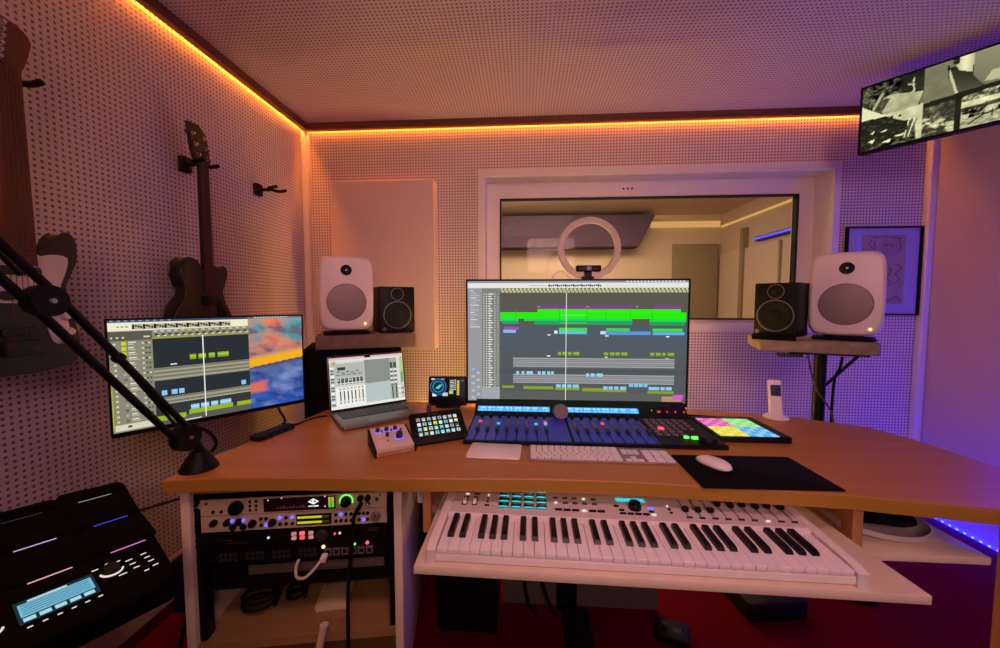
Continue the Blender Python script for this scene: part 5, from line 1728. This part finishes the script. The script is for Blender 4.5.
def joint(c, r_):
    c = Vector(c)
    j = B(A).cyl(c - Vector((0.013, 0, 0)), c + Vector((0.013, 0, 0)), r_, n=28).build('joint_disc', M['black'], t)
    B(A).cyl(c + Vector((0.013, 0, 0)), c + Vector((0.018, 0, 0)), 0.0045, n=12).build('joint_bolt', M['alu'], j)


joint(J1, 0.033)
joint(J2, 0.027)
for a, b in ((J1, J2), (J2, J3)):
    d_ = (b - a).normalized()
    nrm = d_.cross(Vector((1, 0, 0))).normalized() * 0.019
    for s_ in (-1, 1):
        B(A).cyl(a + nrm * s_, b + nrm * s_, 0.0075, n=12).build('arm_bar', M['black_metal'], t)
    sp = a + d_ * 0.05 + nrm * 0.2
    ep = a + d_ * (b - a).length * 0.62 + nrm * 0.9
    B(A).cyl(sp, ep, 0.0035, n=8).build('spring', M['black_metal'], t)
    B(A).cyl(ep - nrm * 0.3, ep + nrm * 0.5, 0.010, n=10).build('spring_collar', M['black'], t)
B(A).tube([(-0.826, 0.858, 0.882), (-0.80, 0.885, 0.865), (-0.798, 0.91, 0.825), (-0.815, 0.915, 0.800)], 0.004).build('cable', M['rubber'], t)
B(A).cyl(J3 - Vector((0, 0.0, 0.02)), J3 + Vector((0.0, 0, 0.02)), 0.016).build('head_joint', M['black'], t)

# ================================================================== DRUM PAD UNIT
PM = (-1.0436, 0.8273, 0.7114)
t = thing('drum_pad_controller', 'black drum pad unit with thin lit lines and a blue display at the lower left', 'drum pad', PM, (0.26608, 0.07137, 1.14105))
out = [(-0.262, -0.362), (0.030, -0.358), (0.040, -0.345), (0.064, 0.040), (0.056, 0.052), (-0.048, 0.058), (-0.056, 0.044), (-0.168, 0.044), (-0.176, 0.058), (-0.280, 0.052), (-0.288, 0.040), (-0.272, -0.345)]
B().prism(out, -0.055, -0.001, 0.006).build('housing', M['pad_rubber'], t)
lines = {(0, 0): ('#8c8c94', 0.9), (0, 1): ('#4848e0', 1.0), (0, 2): ('#f078d0', 1.0), (1, 0): ('#30303a', 1.0), (1, 1): ('#c8b8f0', 1.0), (1, 2): ('#f8b0a8', 1.1), (2, 0): ('#6060a0', 1.0), (2, 1): ('#c8b8f0', 1.0), (2, 2): ('#f0a0a0', 1.0)}
for c in range(3):
    for r_ in range(3):
        x, y = -0.112 * c, -0.105 * r_
        p = B().rbox(x - 0.052, x + 0.052, y + 0.006, y + 0.096 - (0.056 if r_ == 0 else 0), -0.0012, 0.003, 0.006, 0.002).build('rubber_pad', M['pad_rubber'], t)
        col, st = lines[(c, r_)]
        b = B()
        b.add([(x - 0.0285, y - 0.0015, 0.0005), (x + 0.0285, y - 0.0015, 0.0005), (x + 0.0285, y + 0.0015, 0.0005), (x - 0.0285, y + 0.0015, 0.0005)], [(0, 1, 2, 3)], hx(col))
        b.build('light_line', SCR, p)
b = B()
b.rect(-0.164, -0.066, -0.304, -0.248, 0.0000, '#1c3038')
b.rect(-0.160, -0.070, -0.288, -0.256, 0.0003, '#78b8d0')
b.rect(-0.148, -0.100, -0.2555, -0.251, 0.0003, '#b8d8e0')
for k in range(5):
    b.rect(-0.157, -0.074, -0.262 - k * 0.0055, -0.2595 - k * 0.0055, 0.0006, '#4888a8')
for k in range(5):
    b.rect(-0.159 + k * 0.018, -0.145 + k * 0.018, -0.300, -0.291, 0.0003, '#a8d8e8')
b.build('display', SCR, t)
for k in range(6):
    B().rbox(-0.158 + k * 0.017, -0.152 + k * 0.017, -0.3160, -0.3146, 0, 0.001, 0.0003, 0).build('soft_button', M['white_led'], t)
kk = B().lathe([(0.013, -0.001), (0.013, 0.007), (0.011, 0.009), (0, 0.009)], (-0.041, -0.258, 0), n=24).build('dial', M['black'], t)
B().tube([(-0.041 + 0.0165 * math.cos(R(a)), -0.262 + 0.014 * math.sin(R(a)), 0.001) for a in range(185, 356, 15)], 0.0018, 6, sub=1).build('dial_light', M['white_led'], kk)
kk = B().lathe([(0.013, -0.001), (0.013, 0.007), (0.011, 0.009), (0, 0.009)], (-0.196, -0.285, 0), n=24).build('dial', M['black'], t)
B().tube([(-0.196 + 0.0165 * math.cos(R(a)), -0.289 + 0.014 * math.sin(R(a)), 0.001) for a in range(185, 356, 15)], 0.0018, 6, sub=1).build('dial_light', M['white_led'], kk)
for x, y, l in ((-0.060, -0.243, 0.006), (-0.026, -0.243, 0.004), (-0.042, -0.238, 0.003), (-0.030, -0.284, 0.008), (-0.012, -0.252, 0.007), (-0.010, -0.266, 0.006), (-0.008, -0.280, 0.006), (0.012, -0.250, 0.006), (0.014, -0.264, 0.006), (0.016, -0.278, 0.006), (0.002, -0.300, 0.005), (0.018, -0.295, 0.006)):
    l *= 0.75
    B().rbox(x - l, x + l, y - 0.0007, y + 0.0007, 0, 0.001, 0.0003, 0).build('lit_mark', M['white_led'], t)
B(Matrix.Translation((-0.112, -0.16, -0.056))).rbox(-0.08, 0.08, -0.06, 0.06, -0.02, 0.0, 0.01, 0.002).build('mount_plate', M['black_metal'], t)
# its stand
from mathutils import Euler
pw = Matrix.Translation(PM) @ Euler((0.26608, 0.07137, 1.14105)).to_matrix().to_4x4() @ Vector((-0.112, -0.16, -0.085))
t = thing('pad_stand', 'black tripod stand under the drum pad unit', 'stand', (pw.x, pw.y, ZF))
B().cyl((0, 0, 0.05), (0, 0, pw.z - ZF - 0.004), 0.016).build('pole', M['black_metal'], t)
B().sph((0, 0, pw.z - ZF - 0.012), 0.019).build('ball_head', M['black'], t)
for a in (20, 140, 260):
    B().cyl((0, 0, 0.26), (0.24 * math.cos(R(a)), 0.24 * math.sin(R(a)), 0.008), 0.010).build('leg', M['black_metal'], t)
p0 = (-0.98, 1.03, 0.60)
t = thing('pad_cable', 'thin dark red cable running from behind the drum pad unit to the rack cabinet', 'cable', p0)
B(at(p0)).tube([(-1.05, 0.93, 0.62), (-1.0, 1.02, 0.612), (-0.95, 1.05, 0.60), (-0.918, 1.06, 0.598)], 0.004).build('lead', M['guitar_red'], t)
p0 = (-0.93, 0.95, 0.2)
t = thing('power_adapter', 'black power adapter with its cable hanging beside the rack cabinet', 'adapter', p0)
B(at(p0)).rbox(-0.965, -0.925, 0.93, 0.99, 0.33, 0.48, 0.008, 0.004).build('adapter_case', M['black'], t)
B(at(p0)).tube([(-0.945, 0.96, 0.48), (-0.95, 0.98, 0.56), (-0.94, 1.04, 0.62), (-0.90, 1.05, 0.64)], 0.004).build('lead', M['rubber'], t)
B(at(p0)).tube([(-0.945, 0.96, 0.33), (-0.96, 0.94, 0.22), (-1.0, 0.95, 0.10), (-1.05, 1.0, 0.078)], 0.005).build('lead', M['rubber'], t)

# ================================================================== UNDER THE DESK
t = thing('computer_tower', 'dark computer tower on the red floor beside the rack cabinet', 'computer', (-0.19, 1.35, ZF))
B().rbox(-0.095, 0.105, -0.16, 0.22, 0.012, 0.44, 0.008, 0.004).build('case', M['black'], t)
B(FR((0, -0.160, 0))).rbox(-0.085, 0.095, 0.03, 0.42, 0.0005, 0.004, 0.006, 0.001).build('front_grille', M['black'], t)
for x in (-0.08, 0.09):
    for y in (-0.14, 0.2):
        B().cyl((x, y, 0), (x, y, 0.0125), 0.012).build('foot', M['rubber'], t)
for n_, (pts, lab) in enumerate((([(-0.04, 1.325, 0.55), (-0.03, 1.32, 0.38), (0.0, 1.325, 0.2), (0.02, 1.32, 0.09), (0.05, 1.29, 0.076)], 'thick black cable hanging in front of the left grey board under the desk'),
                                ([(0.09, 1.325, 0.56), (0.08, 1.32, 0.38), (0.06, 1.325, 0.24), (0.085, 1.32, 0.12), (0.12, 1.28, 0.076)], 'curving black cable hanging nearest the black post under the desk'))):
    t = thing('hanging_cable', lab, 'cable', pts[0], group='cables hanging under the desk')
    B(at(pts[0])).tube(pts, 0.006).build('lead', M['rubber'], t)
    B(at(pts[0])).box(pts[2][0] - 0.012, pts[2][0] + 0.012, 1.319, 1.331, pts[2][2], pts[2][2] + 0.022).build('cable_clip', M['black'], t)
t = thing('foot_pedal', 'black wedge foot pedal on the red floor below the piano keyboard', 'pedal', (0.185, 1.18, ZF))
B(YZ).prism([(-0.08, 0.0), (0.08, 0.0), (0.08, 0.05), (-0.08, 0.016)], -0.045, 0.045, 0.003).build('base', M['black'], t)
B(YZ).prism([(-0.07, 0.022), (0.078, 0.054), (0.078, 0.060), (-0.07, 0.028)], -0.038, 0.038, 0.001).build('treadle', M['rubber'], t)
t = thing('foot_switch', 'small black foot switch with a pale label on the red floor', 'pedal', (0.50, 1.23, ZF), (0, 0, R(-20)))
B().rbox(-0.05, 0.05, -0.04, 0.04, 0.0, 0.03, 0.008, 0.004).build('case', M['black'], t)
B().rbox(0.0, 0.025, -0.012, 0.006, 0.0301, 0.0306, 0.002, 0).build('label_plate', M['pale_board'], t, 'pale label plate')
B().cyl((-0.025, 0, 0.03), (-0.025, 0, 0.042), 0.009).build('button', M['dark_grey'], t)
t = thing('equipment_case', 'flat dark case lying on the red floor under the tray', 'case', (0.885, 1.40, ZF), (0, 0, R(8)))
B().rbox(-0.11, 0.11, -0.09, 0.09, 0.0, 0.07, 0.015, 0.006).build('case_body', M['black'], t)
B().rbox(-0.05, 0.05, -0.102, -0.0905, 0.03, 0.042, 0.004, 0.002).build('handle', M['black'], t)
# right side shelf things
t = thing('white_bowl', 'wide white shallow bowl on the side shelf under the right desk end', 'bowl', (0.915, 1.03, 0.6032))
B().lathe([(0.05, 0.0), (0.088, 0.004), (0.110, 0.018), (0.114, 0.030), (0.111, 0.031), (0.104, 0.020), (0.085, 0.010), (0, 0.008)], (0, 0, 0), n=40).build('bowl_wall', M['white_trim'], t)
B().lathe([(0.048, -0.0002), (0.052, 0.002), (0.046, 0.003)], (0, 0, 0), n=32).build('foot_ring', M['tray'], t)
t = thing('cable_bundle', 'black coiled cable heaped in the white bowl on the side shelf', 'cable', (0.915, 1.03, 0.618))
B().tube([((0.062 + 0.022 * math.sin(k * 1.7)) * math.cos(k * 0.7), (0.062 + 0.022 * math.sin(k * 1.7)) * math.sin(k * 0.7), 0.006 + 0.0016 * k) for k in range(34)], 0.009, 8, sub=4).build('lead', M['rubber'], t)
t = thing('wire_tangle', 'thin wires dangling behind the side shelf near the blue strip light', 'wires', (1.13, 1.06, 0.712))
for k in range(4):
    x = 0.012 * k
    B().tube([(x, 0, 0.004), (x + 0.015 - 0.008 * k, -0.01, -0.03), (x + 0.02 * math.sin(k), 0.0, -0.06), (x - 0.02 + 0.01 * k, 0.01, -0.10), (x - 0.03, 0.06, -0.106)], 0.0025, 6).build('wire', M['pale_board'] if k % 2 else M['rubber'], t)
